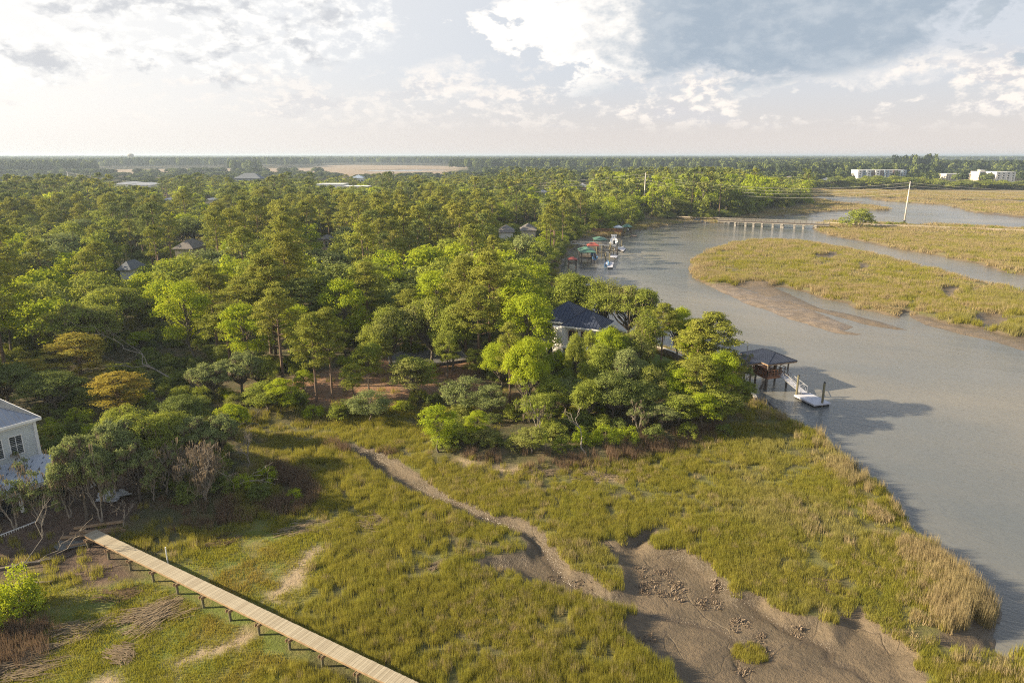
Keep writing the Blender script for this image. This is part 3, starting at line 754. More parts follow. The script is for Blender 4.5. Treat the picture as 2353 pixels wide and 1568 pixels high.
def moss_mesh(rng, Cn, Rb, per, mat, L=1.2, w=0.16):
    Vs = []
    for c, r in zip(Cn, Rb):
        k = per; d = unit(rng, k, -0.4); p = c + d * r * np.array([1.0, 1.0, 0.5])
        l = L * rng.uniform(0.4, 1.2, k); a = rng.uniform(0, np.pi, k); ww = w * rng.uniform(0.5, 1.3, k)
        dx = np.stack([np.cos(a) * ww, np.sin(a) * ww, np.zeros(k)], 1)
        dn = np.stack([rng.normal(0, 0.08, k), rng.normal(0, 0.08, k), -l], 1)
        Vs.append(np.stack([p - dx * 0.5, p + dx * 0.5, p + dn * 0.5 + dx * 0.45, p + dn], 1).reshape(-1, 3))
    V = np.concatenate(Vs)
    return np_mesh('spanish_moss', V, quads(V), (mat,))
# every builder returns {part name: mesh}, natural height, natural crown radius
def oak(seed, leaf='oak', lod=0, spread=1.0, moss=0.0, open_=0.0, tall=1.0):
    rng = np.random.default_rng(seed)
    Rr = 5.2 * spread; H = 10.5 * tall; zc = H * (0.60, 0.54, 0.50)[lod]
    nb = (34, 24, 18)[lod]
    d = unit(rng, nb, (-0.30, -0.45, -0.75)[lod])
    lob = 0.84 + 0.22 * np.sin(3 * np.arctan2(d[:, 1], d[:, 0]) + seed) + rng.uniform(-0.12, 0.12, nb)
    Cn = np.stack([d[:, 0] * Rr * lob * 0.80, d[:, 1] * Rr * lob * 0.80, zc + d[:, 2] * (H - zc) * 0.80 * rng.uniform(0.75, 1.05, nb)], 1)
    inner = np.stack([rng.normal(0, Rr * 0.3, nb // 4), rng.normal(0, Rr * 0.3, nb // 4), zc + rng.uniform(0, (H - zc) * 0.55, nb // 4)], 1)
    Cn = np.concatenate([Cn, inner]); Rb = rng.uniform(0.15, 0.38, len(Cn)) * Rr
    if open_: Rb *= (1 - open_)
    ns, nl, sz, sr = ((24, 19, 0.27, 0.30), (18, 8, 0.48, 0.34), (13, 5, 0.85, 0.45))[lod]
    V = blobs_to_leaves(rng, Cn, Rb, ns, nl, sz, 0.62, sr)
    out = {'crown': np_mesh('oak_crown', V, quads(V), (M[leaf],))}
    paths = []; tz = H * 0.22
    top = np.array([rng.normal(0, 0.3), rng.normal(0, 0.3), tz])
    paths.append((bent(rng, (0, 0, -0.6), top, 3, 0.04), [0.36, 0.31, 0.27, 0.25]))
    for i, c in enumerate(Cn[:(nb if lod == 0 else nb // 2)]):
        if lod == 2 and i > 4: break
        k = 5 if lod == 0 else 3
        r0 = 0.15 if i % 3 else 0.2
        paths.append((bent(rng, top, c, k, 0.07, 0.05), [r0 * (1 - 0.75 * j / k) for j in range(k + 1)]))
    out['trunk'] = limbs_mesh('oak_trunk', M['bark'], paths, 6 if lod == 0 else 4)
    if moss: out['spanish_moss'] = moss_mesh(rng, Cn, Rb, int(34 * moss), M['moss'])
    return out, H, Rr
def pine(seed, leaf='pine', lod=0, bare=0.42, Rr=3.6, H=17.0, bark='pinebark'):
    rng = np.random.default_rng(seed)
    nb = (42, 24, 11)[lod]
    z = H * (bare + (1 - bare) * np.sort(rng.uniform(0, 1, nb)) ** 0.85)
    t = (z - H * bare) / (H * (1 - bare))
    prof = (np.sin(np.clip(t * 0.86 + 0.16, 0, 1) * math.pi) ** 0.65)
    a = np.arange(nb) * 2.4 + rng.uniform(-0.5, 0.5, nb)
    rr = Rr * prof * rng.uniform(0.42, 0.95, nb)
    Cn = np.stack([rr * np.cos(a), rr * np.sin(a), z + 0.10 * rr], 1); Cn[-1, :2] = 0
    Rb = rng.uniform(0.75, 1.25, nb) * (Rr / 3.6)
    ns, nl, sz, sr = ((17, 20, 0.25, 0.26), (13, 9, 0.42, 0.30), (8, 5, 0.85, 0.4))[lod]
    V = blobs_to_leaves(rng, Cn, Rb, ns, nl, sz, 0.42, sr, -0.2)
    out = {'crown': np_mesh('pine_crown', V, quads(V), (M[leaf],))}
    lx, ly = rng.normal(0, 0.35, 2)
    axis = lambda zz: np.array([lx * (zz / H) ** 2, ly * (zz / H) ** 2, zz])
    zs = [-0.6, H * 0.25, H * 0.5, H * 0.75, H * 0.97]
    paths = [([axis(max(q, 0)) if q > 0 else np.array([0, 0, q]) for q in zs], [0.27, 0.235, 0.19, 0.13, 0.04])]
    for i, c in enumerate(Cn):
        if lod == 2 or (lod == 1 and i % 2): continue
        zb = max(c[2] - 0.35 * np.hypot(c[0], c[1]) - 0.2, H * bare * 0.9)
        paths.append((bent(rng, axis(zb), c, 2, 0.05), [0.07, 0.05, 0.02]))
    if lod == 0:
        for i in range(5):
            zz = H * rng.uniform(bare * 0.6, bare); q = rng.uniform(0, 6.28)
            paths.append(([axis(zz), axis(zz) + np.array([math.cos(q) * 1.1, math.sin(q) * 1.1, 0.15])], [0.05, 0.015]))
    out['trunk'] = limbs_mesh('pine_trunk', M[bark], paths, 6 if lod == 0 else 4)
    return out, H, Rr
def broadleaf(seed, leaf='lime', lod=0, slim=1.0):
    rng = np.random.default_rng(seed)
    Rr = 3.6 * slim; H = 11.5; zc = H * (0.62, 0.56, 0.50)[lod]
    nb = (30, 20, 16)[lod]
    d = unit(rng, nb, -0.75)
    lob = rng.uniform(0.65, 1.05, nb)
    Cn = np.stack([d[:, 0] * Rr * lob * 0.85, d[:, 1] * Rr * lob * 0.85, zc + d[:, 2] * (H - zc) * 0.85], 1)
    Rb = rng.uniform(0.22, 0.38, nb) * Rr
    ns, nl, sz, sr = ((20, 17, 0.26, 0.28), (15, 8, 0.46, 0.32), (10, 4, 0.9, 0.42))[lod]
    V = blobs_to_leaves(rng, Cn, Rb, ns, nl, sz, 0.72, sr, -0.5)
    out = {'crown': np_mesh('broadleaf_crown', V, quads(V), (M[leaf],))}
    paths = [(bent(rng, (0, 0, -0.6), (0.2, 0, H * 0.8), 5, 0.02), [0.2, 0.17, 0.14, 0.1, 0.06, 0.03])]
    for i, c in enumerate(Cn[:(nb if lod == 0 else 5)]):
        zb = max(c[2] * 0.65, H * 0.22)
        paths.append((bent(rng, (0.1, 0, zb), c, 3, 0.06), [0.08, 0.06, 0.04, 0.02]))
    out['trunk'] = limbs_mesh('broadleaf_trunk', M['bark'], paths, 6 if lod == 0 else 4)
    return out, H, Rr
def branchy(rng, paths, a, d, L, r, depth, up=0.15, kids=3, tips=None):
    b = np.array(a) + np.array(d) * L
    pts = bent(rng, a, b, 4, 0.07)
    paths.append((pts, [r, r * 0.85, r * 0.72, r * 0.6, r * 0.45]))
    if depth == 0:
        if tips is not None: tips.append(b)
        return
    for i in range(kids):
        t = rng.integers(2, 5)
        nd = np.array(d) + rng.normal(0, 0.55, 3) + np.array([0, 0, up]); nd /= np.linalg.norm(nd)
        branchy(rng, paths, pts[t], nd, L * rng.uniform(0.5, 0.8), r * 0.5, depth - 1, up, kids, tips)
def snag(seed, H=8.0, depth=3, kids=3, lean=(0, 0), r=0.24, up=0.2, moss=0.0, leaf=None, leafn=0, forks=1):
    rng = np.random.default_rng(seed); paths = []; tips = []
    for k in range(forks):
        d = np.array([lean[0] + rng.normal(0, 0.12) + (0.35 * math.cos(k * 2.1) if forks > 1 else 0), lean[1] + rng.normal(0, 0.12) + (0.35 * math.sin(k * 2.1) if forks > 1 else 0), 1.0]); d /= np.linalg.norm(d)
        branchy(rng, paths, np.array([0.12 * k, 0, -0.3]), d, H * 0.5, r, depth, up, kids, tips)
    out = {'trunk': limbs_mesh('bare_trunk', M['deadwood'], paths, 5)}
    tips = np.array(tips); top = max(p[0][-1][2] for p in paths); rad = np.max(np.abs(tips[:, :2]))
    if moss:
        out['spanish_moss'] = moss_mesh(rng, tips, np.full(len(tips), 0.3), max(2, int(10 * moss)), M['moss'], 0.95, 0.13)
    if leaf:
        sel = tips[rng.permutation(len(tips))[:leafn]]
        V = blobs_to_leaves(rng, sel, np.full(len(sel), 0.55), 10, 10, 0.24, 0.6, 0.25)
        out['crown'] = np_mesh('sparse_crown', V, quads(V), (M[leaf],))
    return out, top, rad
def bush(seed, leaf='oak', twig=False):
    rng = np.random.default_rng(seed)
    nb = 16; d = unit(rng, nb, -0.1)
    Cn = np.stack([d[:, 0] * 1.5, d[:, 1] * 1.5, 0.5 + d[:, 2] * 1.5], 1); Rb = rng.uniform(0.45, 0.85, nb)
    V = blobs_to_leaves(rng, Cn, Rb, 14, 14, 0.19, 0.8, 0.2, -0.6)
    out = {'foliage': np_mesh('bush_foliage', V, quads(V), (M[leaf],))}
    paths = [(bent(rng, (0, 0, -0.2), c, 3, 0.08), [0.05, 0.04, 0.03, 0.015]) for c in Cn]
    out['stem'] = limbs_mesh('bush_stems', M['deadwood' if twig else 'bark'], paths, 4)
    return out, 2.4, 2.2

GZ = {}
def gz(x, y):
    f = field(np.array([x]), np.array([y])); return float(f['h'][0])
_proto = {}
def proto(key):
    if key not in _proto:
        _proto[key] = eval(PROTO[key])
    return _proto[key]
PROTO = {
 'oakA0': "oak(1)", 'oakB0': "oak(2, spread=1.15)", 'oakC0': "oak(3, moss=0.5)", 'oakD0': "oak(4, 'grey', moss=0.9, open_=0.12)", 'oakE0': "oak(6, 'oakdark')",
 'oakL0': "oak(7, 'lime', open_=0.1)", 'oakM0': "oak(8, 'grey', moss=1.5, open_=0.42)",
 'oakA1': "oak(11, lod=1)", 'oakB1': "oak(12, 'oak', 1, 1.2)", 'oakC1': "oak(13, 'grey', 1, moss=0.4)", 'oakE1': "oak(14, 'oakdark', 1)", 'oakL1': "oak(15, 'lime', 1)",
 'oakA2': "oak(21, lod=2)", 'oakE2': "oak(22, 'oakdark', 2, 1.15)", 'oakL2': "oak(23, 'lime', 2)",
 'pineA0': "pine(31)", 'pineB0': "pine(32, bare=0.5, Rr=3.9)", 'pineC0': "pine(33, 'pinedark', bare=0.35)", 'pineR0': "pine(34, 'rust', bare=0.22)",
 'pineA1': "pine(41, lod=1)", 'pineB1': "pine(42, 'pine', 1, 0.5, 4.0)", 'pineC1': "pine(43, 'pinedark', 1, 0.36)",
 'pineA2': "pine(51, lod=2)", 'pineC2': "pine(52, 'pinedark', 2)",
 'brA0': "broadleaf(61)", 'brB0': "broadleaf(62, 'oak', 0, 0.9)", 'brG0': "broadleaf(63, 'grey', 0, 1.1)",
 'brA1': "broadleaf(71, 'lime', 1)", 'brB1': "broadleaf(72, 'oak', 1)", 'brA2': "broadleaf(81, 'lime', 2)", 'brB2': "broadleaf(82, 'oak', 2)",
 'bushA': "bush(91)", 'bushL': "bush(92, 'lime')", 'bushG': "bush(93, 'grey', True)", 'bushD': "bush(94, 'oakdark')",
 'snagTall': "snag(101, 15.0, 3, 3, r=0.26, up=0.35)", 'snagMoss': "snag(102, 7.5, 3, 4, moss=0.55, forks=4, r=0.26)", 'snagLean': "snag(103, 8.0, 3, 3, lean=(-0.45, 0.0), moss=0.7, leaf='oak', leafn=16, r=0.2)",
 'snagTwig': "snag(104, 4.6, 4, 4, r=0.14, up=0.1)", 'snagBare': "snag(105, 5.0, 3, 3, r=0.12, up=0.05)", 'snagLeaf': "snag(106, 6.5, 3, 3, moss=0.5, leaf='grey', leafn=20, r=0.17, forks=2)",
}
def plant(key, name, x, y, h, w=None, label=None, cat='tree', group=None, rz=None, z=None, rng=random):
    parts, H0, R0 = proto(key)
    sh = h / H0; sw = (w / R0) if w else sh
    t = empty(name, (x, y, gz(x, y) if z is None else z), rng.uniform(0, 6.28) if rz is None else rz, (sw, sw, sh))
    tag(t, label, cat, group)
    for k, m in parts.items():
        c = link(k, m, t)
        if k == 'spanish_moss': c['kind'] = 'stuff'
    return t
def plant_px(key, name, u, vb, vt, wpx, label, cat='tree', gz0=2.0, group=None, rz=None):
    """a plant with its foot seen at (u, vb), top at row vt and half crown width wpx on the survey photo"""
    x, y = gp(u, vb, gz0)
    z = gz(x, y); x, y = gp(u, vb, z); z = gz(x, y)
    dep = px(x, y, z)[2]
    h = zat(u, vt, y) - z; w = wpx * dep / 1568.0
    if cat == 'tree' and name != 'dead_tree': w *= 1.16
    NEAR.append((x, y, w))
    return plant(key, name, x, y, h, w, label, cat, group, rz, z)
NEAR = []
T = plant_px
# clearing and its pines
T('pineB0','pine_tree',652,889,667,46,'tall straight pine at the left end of the red-brown clearing')
T('pineA0','pine_tree',728,922,725,42,'pine with its trunk foot on the front edge of the clearing')
T('pineB0','pine_tree',764,917,712,34,'slimmer pine just right of the pine on the clearing edge')
T('pineB0','pine_tree',531,850,700,46,'leaning-crowned pine with a bare lit trunk left of the clearing')
T('pineA0','pine_tree',573,820,640,46,'bushy pine in the clump behind the bare lit trunk')
T('pineB0','pine_tree',623,812,588,48,'tallest pine of the clump behind the clearing, standing on its left')
T('pineA0','pine_tree',634,818,618,44,'pine of the clump behind the clearing with the darkest trunk')
T('pineC0','pine_tree',700,820,640,40,'dark pine at the right end of the clump behind the clearing')
T('pineA0','pine_tree',500,800,612,42,'pine at the left end of the clump behind the clearing')
T('brB0','broadleaf_tree',848,899,782,30,'small crooked tree in the middle of the red-brown clearing')
T('brB0','broadleaf_tree',952,922,812,46,'round green tree leaning over the right end of the clearing')
T('brB0','broadleaf_tree',812,917,835,24,'thin two-stemmed tree at the front of the clearing')
T('brA0','broadleaf_tree',700,905,850,22,'young leafy tree beside the clearing pine foot')
T('brB0','broadleaf_tree',868,862,740,34,'green tree at the back of the clearing')
T('oakA0','live_oak',900,850,705,52,'live oak shading the back of the clearing')
T('oakC0','live_oak',985,838,680,56,'mossy live oak over the dark open floor behind the clearing')
T('oakA0','live_oak',1040,850,700,44,'live oak on crooked stems at the right back corner of the clearing')
T('pineB0','pine_tree',945,812,668,36,'pine above the paved yard behind the clearing')
T('pineB0','pine_tree',1100,861,662,46,'tall pine with a bare straight trunk right of the clearing')
T('pineA0','pine_tree',1171,942,745,27,'slender pine at the front of the wood left of the white-walled house')
T('brB0','broadleaf_tree',1028,868,755,26,'thin leaning tree between the clearing and the tall bare-trunked pine')
T('brB0','broadleaf_tree',1092,868,800,20,'small tree beside the foot of the tall bare-trunked pine')
T('brG0','broadleaf_tree',851,972,898,40,'rounded grey-green tree at the marsh edge below the clearing')
T('brG0','broadleaf_tree',1070,948,868,46,'wide grey-green tree at the marsh edge right of the clearing')
T('brG0','broadleaf_tree',1130,955,885,34,'grey-green tree beside the slender pine foot')
T('brA0','broadleaf_tree',1008,1046,934,42,'bright lime tree standing alone on the marsh edge')
T('brA0','broadleaf_tree',1095,1008,945,26,'small bright tree right of the lone lime tree')
T('brA0','broadleaf_tree',650,960,872,32,'fresh green tree on the marsh edge left below the clearing')
T('brB0','broadleaf_tree',615,955,880,40,'green marsh-edge tree with bare grey branches beside it')
T('oakM0','live_oak',560,905,800,52,'pale olive live oak left of the clearing')
T('oakA0','live_oak',600,900,820,40,'rounded live oak leaning over the left tip of the clearing')
T('oakM0','live_oak',490,915,825,46,'mossy live oak at the head of the shaded inlet')
# peninsula front
T('snagLean','live_oak',1254,1028,880,58,'leaning grey mossy live oak at the front of the wooded point', rz=0.0)
T('brB0','broadleaf_tree',1220,1042,984,32,'small leafy tree in front of the leaning grey oak')
T('snagLeaf','dead_tree',1466,995,912,26,'small weathered snag at the front right of the wooded point')
T('oakM0','live_oak',1300,960,858,44,'mossy oak with grey twigs right behind the leaning grey oak')
T('oakA0','live_oak',1345,975,872,44,'oak in the thicket behind the bright bushes')
T('oakE0','live_oak',1405,968,850,50,'dark oak in the middle of the front thicket')
T('oakA0','live_oak',1236,925,800,34,'oak left below the white-walled house')
T('oakL0','live_oak',1215,905,770,44,'yellow-green oak between the slender pine and the white wall')
T('oakA0','live_oak',1296,925,846,30,'oak before the left corner of the white-walled house')
T('oakL0','live_oak',1398,905,748,38,'bright green oak in front of the house corner')
T('brB0','broadleaf_tree',1352,892,752,17,'slim tree standing against the white wall of the house')
T('oakL0','live_oak',1284,905,800,22,'small yellow-green tree before the left house wall')
T('oakA0','live_oak',1318,912,766,22,'narrow olive oak half covering the left wall of the white-walled house')
T('oakC0','live_oak',1446,900,760,40,'oak in front of the right end of the dark-roofed house')
T('oakE0','live_oak',1470,965,870,42,'dark low oak in front of the lawn')
T('brB0','broadleaf_tree',1530,905,822,28,'shrubby tree standing on the lawn')
T('pineB0','pine_tree',1518,835,700,32,'thin tall tree on the water side of the lawn')
T('oakL0','live_oak',1555,830,702,34,'open-crowned tree on the bulkhead')
T('pineA0','pine_tree',1594,912,738,44,'golden lit pine at the right end of the wooded point')
T('pineB0','pine_tree',1626,908,722,52,'tallest golden pine beside the dock')
T('brB0','broadleaf_tree',1690,945,862,34,'tree leaning over the bulkhead corner by the rocks')
T('snagLeaf','live_oak',1702,905,800,22,'thin mossy tree in front of the dock walkway')
T('brB0','broadleaf_tree',1560,975,900,40,'dense green tree at the front right of the wooded point')
T('brA0','broadleaf_tree',1610,985,905,36,'fresh green tree next to the dense tree on the point')
T('brB0','broadleaf_tree',1655,975,885,36,'outermost green tree on the front of the point')
T('oakD0','live_oak',1520,985,930,34,'grey-green low tree on the front of the point')
T('oakC0','live_oak',1452,786,652,56,'large mossy live oak behind the right end of the dark roof')
T('oakB0','live_oak',1380,772,640,54,'broad live oak behind the dark roof')
T('oakA0','live_oak',1310,765,628,56,'live oak behind the left end of the dark roof')
T('oakL0','live_oak',1238,800,690,44,'bright live oak left of the dark roof')
T('oakA0','live_oak',1180,790,655,52,'live oak in front of the wood left of the dark roof')
for u, vb, vt, w, k, lab in ((1205,958,772,46,'oakL0','tall yellow-green tree at the left end of the point'),(1268,968,862,38,'oakA0','green oak standing before the house at its left front'),(1330,955,868,34,'oakL0','sunlit oak below the white wall'),
    (1378,938,792,44,'oakA0','broad oak hiding the lower wall of the house'),(1432,940,800,42,'oakD0','grey-green oak below the right end of the roof'),(1492,948,838,40,'oakA0','oak before the near edge of the lawn'),(1556,948,842,38,'oakL0','light green tree on the marsh side of the lawn'),
    (1604,955,820,40,'pineA0','golden pine in front of the two tall golden pines'),(1648,946,800,38,'oakL0','tall leafy tree nearest the bulkhead corner'),(1672,925,812,30,'pineB0','narrow golden tree before the roofed pier'),(1235,985,900,34,'brB0','leafy tree left of the leaning oak crown'),
    (1590,900,738,34,'oakL0','bright tree behind the golden pines'),(1480,860,712,34,'oakC0','mossy tree at the river corner of the house'),(1150,905,775,40,'oakL0','sunlit oak left of the slender pine')):
    T(k, 'pine_tree' if 'pine' in k else ('broadleaf_tree' if k[0] == 'b' else 'live_oak'), u, vb, vt, w, lab)
for u, vb, vt, w, k, nm, lab in ((420,1128,1015,44,'snagMoss','dead_tree','bare mossy tree left of the many-limbed dead oak'),(160,1190,1040,44,'snagLeaf','live_oak','ragged mossy tree at the corner of the unfinished house'),(240,1165,1010,40,'oakM0','live_oak','mossy oak in front of the tarpaulin'),
    (320,1150,1000,44,'oakM0','live_oak','mossy oak right of the tarpaulin'),(385,1135,1010,38,'snagLeaf','live_oak','thin mossy tree in the middle front of the grove'),(510,1060,945,44,'oakM0','live_oak','mossy oak above the twiggy dead tree'),(300,1060,930,50,'oakC0','live_oak','broad oak at the back left of the grove'),
    (540,1010,925,34,'oakL0','live_oak','sunlit low oak at the right back of the grove'),(75,1140,1030,30,'snagLeaf','live_oak','sparse tree in front of the porch roof')):
    T(k, nm, u, vb, vt, w, lab)
# left cluster
T('oakM0','live_oak',199,1196,985,52,'mossy live oak with a pale trunk nearest the unfinished house')
T('snagLeaf','live_oak',236,1203,1010,40,'thin mossy tree beside the lumber pile')
T('oakM0','live_oak',272,1132,950,56,'mossy live oak with a dark double trunk behind the tarpaulin')
T('oakC0','live_oak',335,1105,945,60,'broad live oak in the middle of the left foreground grove')
T('oakA0','live_oak',400,1080,948,50,'live oak at the back of the left foreground grove')
T('oakM0','live_oak',455,1075,950,50,'mossy live oak on the right of the left foreground grove')
T('oakE0','live_oak',430,1000,905,46,'dark live oak behind the left foreground grove')
T('snagLeaf','dead_tree',150,1165,1060,34,'thin bare mossy tree between the porch roof and the tarpaulin')
T('snagMoss','dead_tree',473,1146,1000,70,'bare many-limbed dead oak draped with moss')
T('snagTwig','dead_tree',569,1080,984,42,'twiggy dead tree like a brown ball on a stem')
T('snagBare','dead_tree',288,1220,1130,40,'small bare tree in front of the tarpaulin')
T('snagLeaf','live_oak',354,1150,1040,30,'thin grey trunk tree at the front of the left grove')
T('snagLeaf','live_oak',100,1210,1050,46,'ragged mossy oak growing before the deck of the unfinished house')
T('snagLeaf','live_oak',40,1225,1075,46,'ragged mossy oak at the lower left before the unfinished house')
T('pineR0','pine_tree',190,900,768,60,'rust-tinged spreading tree behind the unfinished house')
T('pineR0','pine_tree',278,944,858,58,'rust and green tree with a pale forked trunk above the grove')
T('pineR0','pine_tree',60,880,830,50,'rust-tinged tree above the corner of the unfinished house roof')
T('oakE0','live_oak',130,945,850,56,'dark live oak right behind the unfinished house')
T('oakE0','live_oak',20,930,835,60,'dark live oak above the unfinished house roof')
T('bushL','bush',125,990,958,22,'yellow-green bush beside the unfinished house','bush')
T('oakC0','live_oak',270,775,655,60,'flat-topped live oak over the shaded inlet')
T('oakL0','live_oak',325,810,760,26,'small bright oak at the dark inlet')
T('snagTall','dead_tree',121,640,508,24,'tall pale dead tree standing above the dark pines')
T('snagTall','dead_tree',283,660,565,24,'pale bare twin-stemmed tree in the left wood')
# island tree and bushes on the causeway
T('bushA','broadleaf_tree',1967,521,481,33,'spreading round tree alone on the causeway bank',gz0=1.0)
T('brB0','broadleaf_tree',1548,500,450,30,'rounded conical tree on the far bank beside the tall pole')
T('bushA','bush',2073,516,509,8,'low bush at the foot of the leaning tall pole','bush',gz0=1.0)
T('bushA','bush',1611,503,480,16,'leafy bush near the left end of the old bridge','bush')
T('bushA','bush',1632,504,486,14,'second leafy bush at the left end of the old bridge','bush')
for u, w, lab in ((2012,8,'low bush just right of the causeway oak'),(2040,9,'wide low bush between the causeway oak and the tall pole'),(2058,7,'small bush left of the tall pole foot'),(2216,7,'first bush beyond the pole beside the causeway'),(2234,6,'second bush beyond the pole beside the causeway'),(2278,7,'last bush beside the causeway near the photo edge')):
    T('bushA','bush',u,516 + (u - 2012) * 0.036,509 + (u - 2012) * 0.036,w,lab,'bush',gz0=1.0)
# foreground shrubs
T('bushL','bush',38,1410,1312,60,'bright yellow-green shrub at the left edge of the photo','bush',gz0=0.9)
T('bushL','bush',0,1440,1340,50,'yellow-green shrub cut by the left photo edge','bush',gz0=0.9)
for u, v, w, k, lab in ((560,1120,28,'bushL','fresh green bush behind the dead brown rushes'),(612,1105,26,'bushL','bright bush in the left grove fringe'),(675,1150,22,'bushL','small bright bush among the brown rushes'),
    (600,1150,30,'bushD','dark bush at the front of the left grove'),(510,1130,34,'bushD','dark green bush under the dead oak'),(430,1150,34,'bushD','dark bush left of the dead oak foot'),(380,1120,34,'bushA','green bush under the grove oaks'),
    (1390,1015,34,'bushL','bright bush in the middle of the point front'),(1340,1020,30,'bushL','bright bush right of the leaning oak foot'),(1440,1015,28,'bushL','bright bush left of the weathered snag'),
    (1185,1030,26,'bushA','green bush behind the rushes left of the small leafy tree'),(1500,1010,28,'bushD','dark bush right of the weathered snag'),(1290,1035,26,'bushA','green bush at the foot of the leaning oak'),
    (780,965,30,'bushA','green bush below the clearing front'),(720,960,26,'bushL','bright bush below the clearing pines'),(930,945,20,'bushA','dark bush at the foot of the clearing round tree'),(1040,1015,22,'bushL','bush beside the lone lime tree'),
    (1330,985,34,'bushD','dark bush in the thicket front'),(1580,1005,26,'bushA','green bush at the right front of the point'),(1660,1000,22,'bushD','dark bush next to the bulkhead end'),
    (560,975,24,'bushL','yellow-green bush left of the marsh-edge tree'),(130,1040,20,'bushL','bush on the bare ground beside the unfinished house'),(215,1010,30,'bushL','sunlit bush on the grassy gap behind the grove'),(1620,850,20,'bushA','bush on the bulkhead behind the golden pine')):
    x, y = gp(u, v, 2.0)
    T(k, 'bush', u, v, v - w * 1.25, w, lab, 'bush', gz0=1.5)

# ------------------------------------------------------------------ the wood: individuals first, then one far mass
KEEP = [(1290,695,1435,738,97,5), (1285,738,1345,850,97,20), (0,900,130,1230,58,3), (1684,790,1905,935,94,1), (1300,535,1465,620,240,3), (1640,495,1905,530,335,3), (1476,394,1486,500,412,2),
        (262,417,352,432,640,6), (370,452,392,468,500,6), (470,452,492,468,500,6), (536,400,602,421,720,8), (806,402,838,414,800,8), (728,418,850,432,640,6),
        (402,558,450,568,235,3), (280,608,306,616,200,3), (736,542,760,566,240,2), (1198,508,1232,535,300,4), (1147,514,1178,540,300,4), (1330,425,1350,440,700,8), (1238,435,1256,450,560,5),
        (116,505,126,560,150,2), (275,560,295,600,150,2), (890,800,1010,842,108,2), (1960,386,2082,410,850,8), (2165,390,2335,412,790,8), (1766,404,1836,411,690,6),(1204,512,1228,528,254,2)]
def hides(x, y, z, h, w):
    ut, vt, dep = px(x, y, z + h); vb = px(x, y, z)[1]
    hw = w / dep * 1568
    for (a, b, c, d, dist, tol) in KEEP:
        if y < dist and a - hw * 0.8 < ut < c + hw * 0.8 and vt < d - tol and vb > b: return True
    return False
MARKS = [(425,566,'the grey shingled roof'),(294,614,'the small blue-grey roof corner'),(121,560,'the tall pale dead tree'),(283,600,'the bare twin-stemmed tree'),(748,555,'the pink-beige wall'),(1215,520,'the grey-brown gabled roof'),(1162,526,'the long grey roof'),
 (1340,600,'the river docks'),(1482,440,'the tall steel pole'),(1345,715,'the dark blue roof'),(900,880,'the red-brown clearing'),(950,820,'the paved yard'),(620,700,'the tall pine clump'),(325,800,'the shaded inlet'),(60,970,'the unfinished house'),(305,424,'the white warehouse'),
 (381,462,'the shed right of the warehouse'),(480,460,'the shed left of the middle pines'),(570,411,'the slate-grey house roof'),(822,408,'the white house before the marsh'),(770,428,'the store roofs'),(1700,480,'the old bridge end'),(1850,440,'the marsh corner'),(170,780,'the rust-tinged trees'),
 (263,700,'the flat-topped oak'),(1100,700,'the bare-trunked pine'),(1209,400,'the distant thin pole'),(907,416,'the thin pole by the marsh'),(1400,470,'the cove'),(30,700,'the photo edge')]
def describe(look, u, v, rel):
    best = min(MARKS, key=lambda m: (m[0] - u) ** 2 + ((m[1] - v) * 1.6) ** 2)
    dx, dy = u - best[0], v - best[1]; d = math.hypot(dx, dy * 1.6)
    far = 'just ' if d < 45 else '' if d < 100 else 'well '
    if abs(dx) > abs(dy) * 1.3: w = far + ('right of ' if dx > 0 else 'left of ')
    elif abs(dy) > abs(dx) * 1.6: w = far + ('behind ' if dy < 0 else 'in front of ')
    else: w = far + ('behind and ' if dy < 0 else 'before and ') + ('right of ' if dx > 0 else 'left of ')
    return ('tall ' if rel > 1.08 else 'low ' if rel < 0.92 else 'middling ') + look + ' ' + w + best[2]
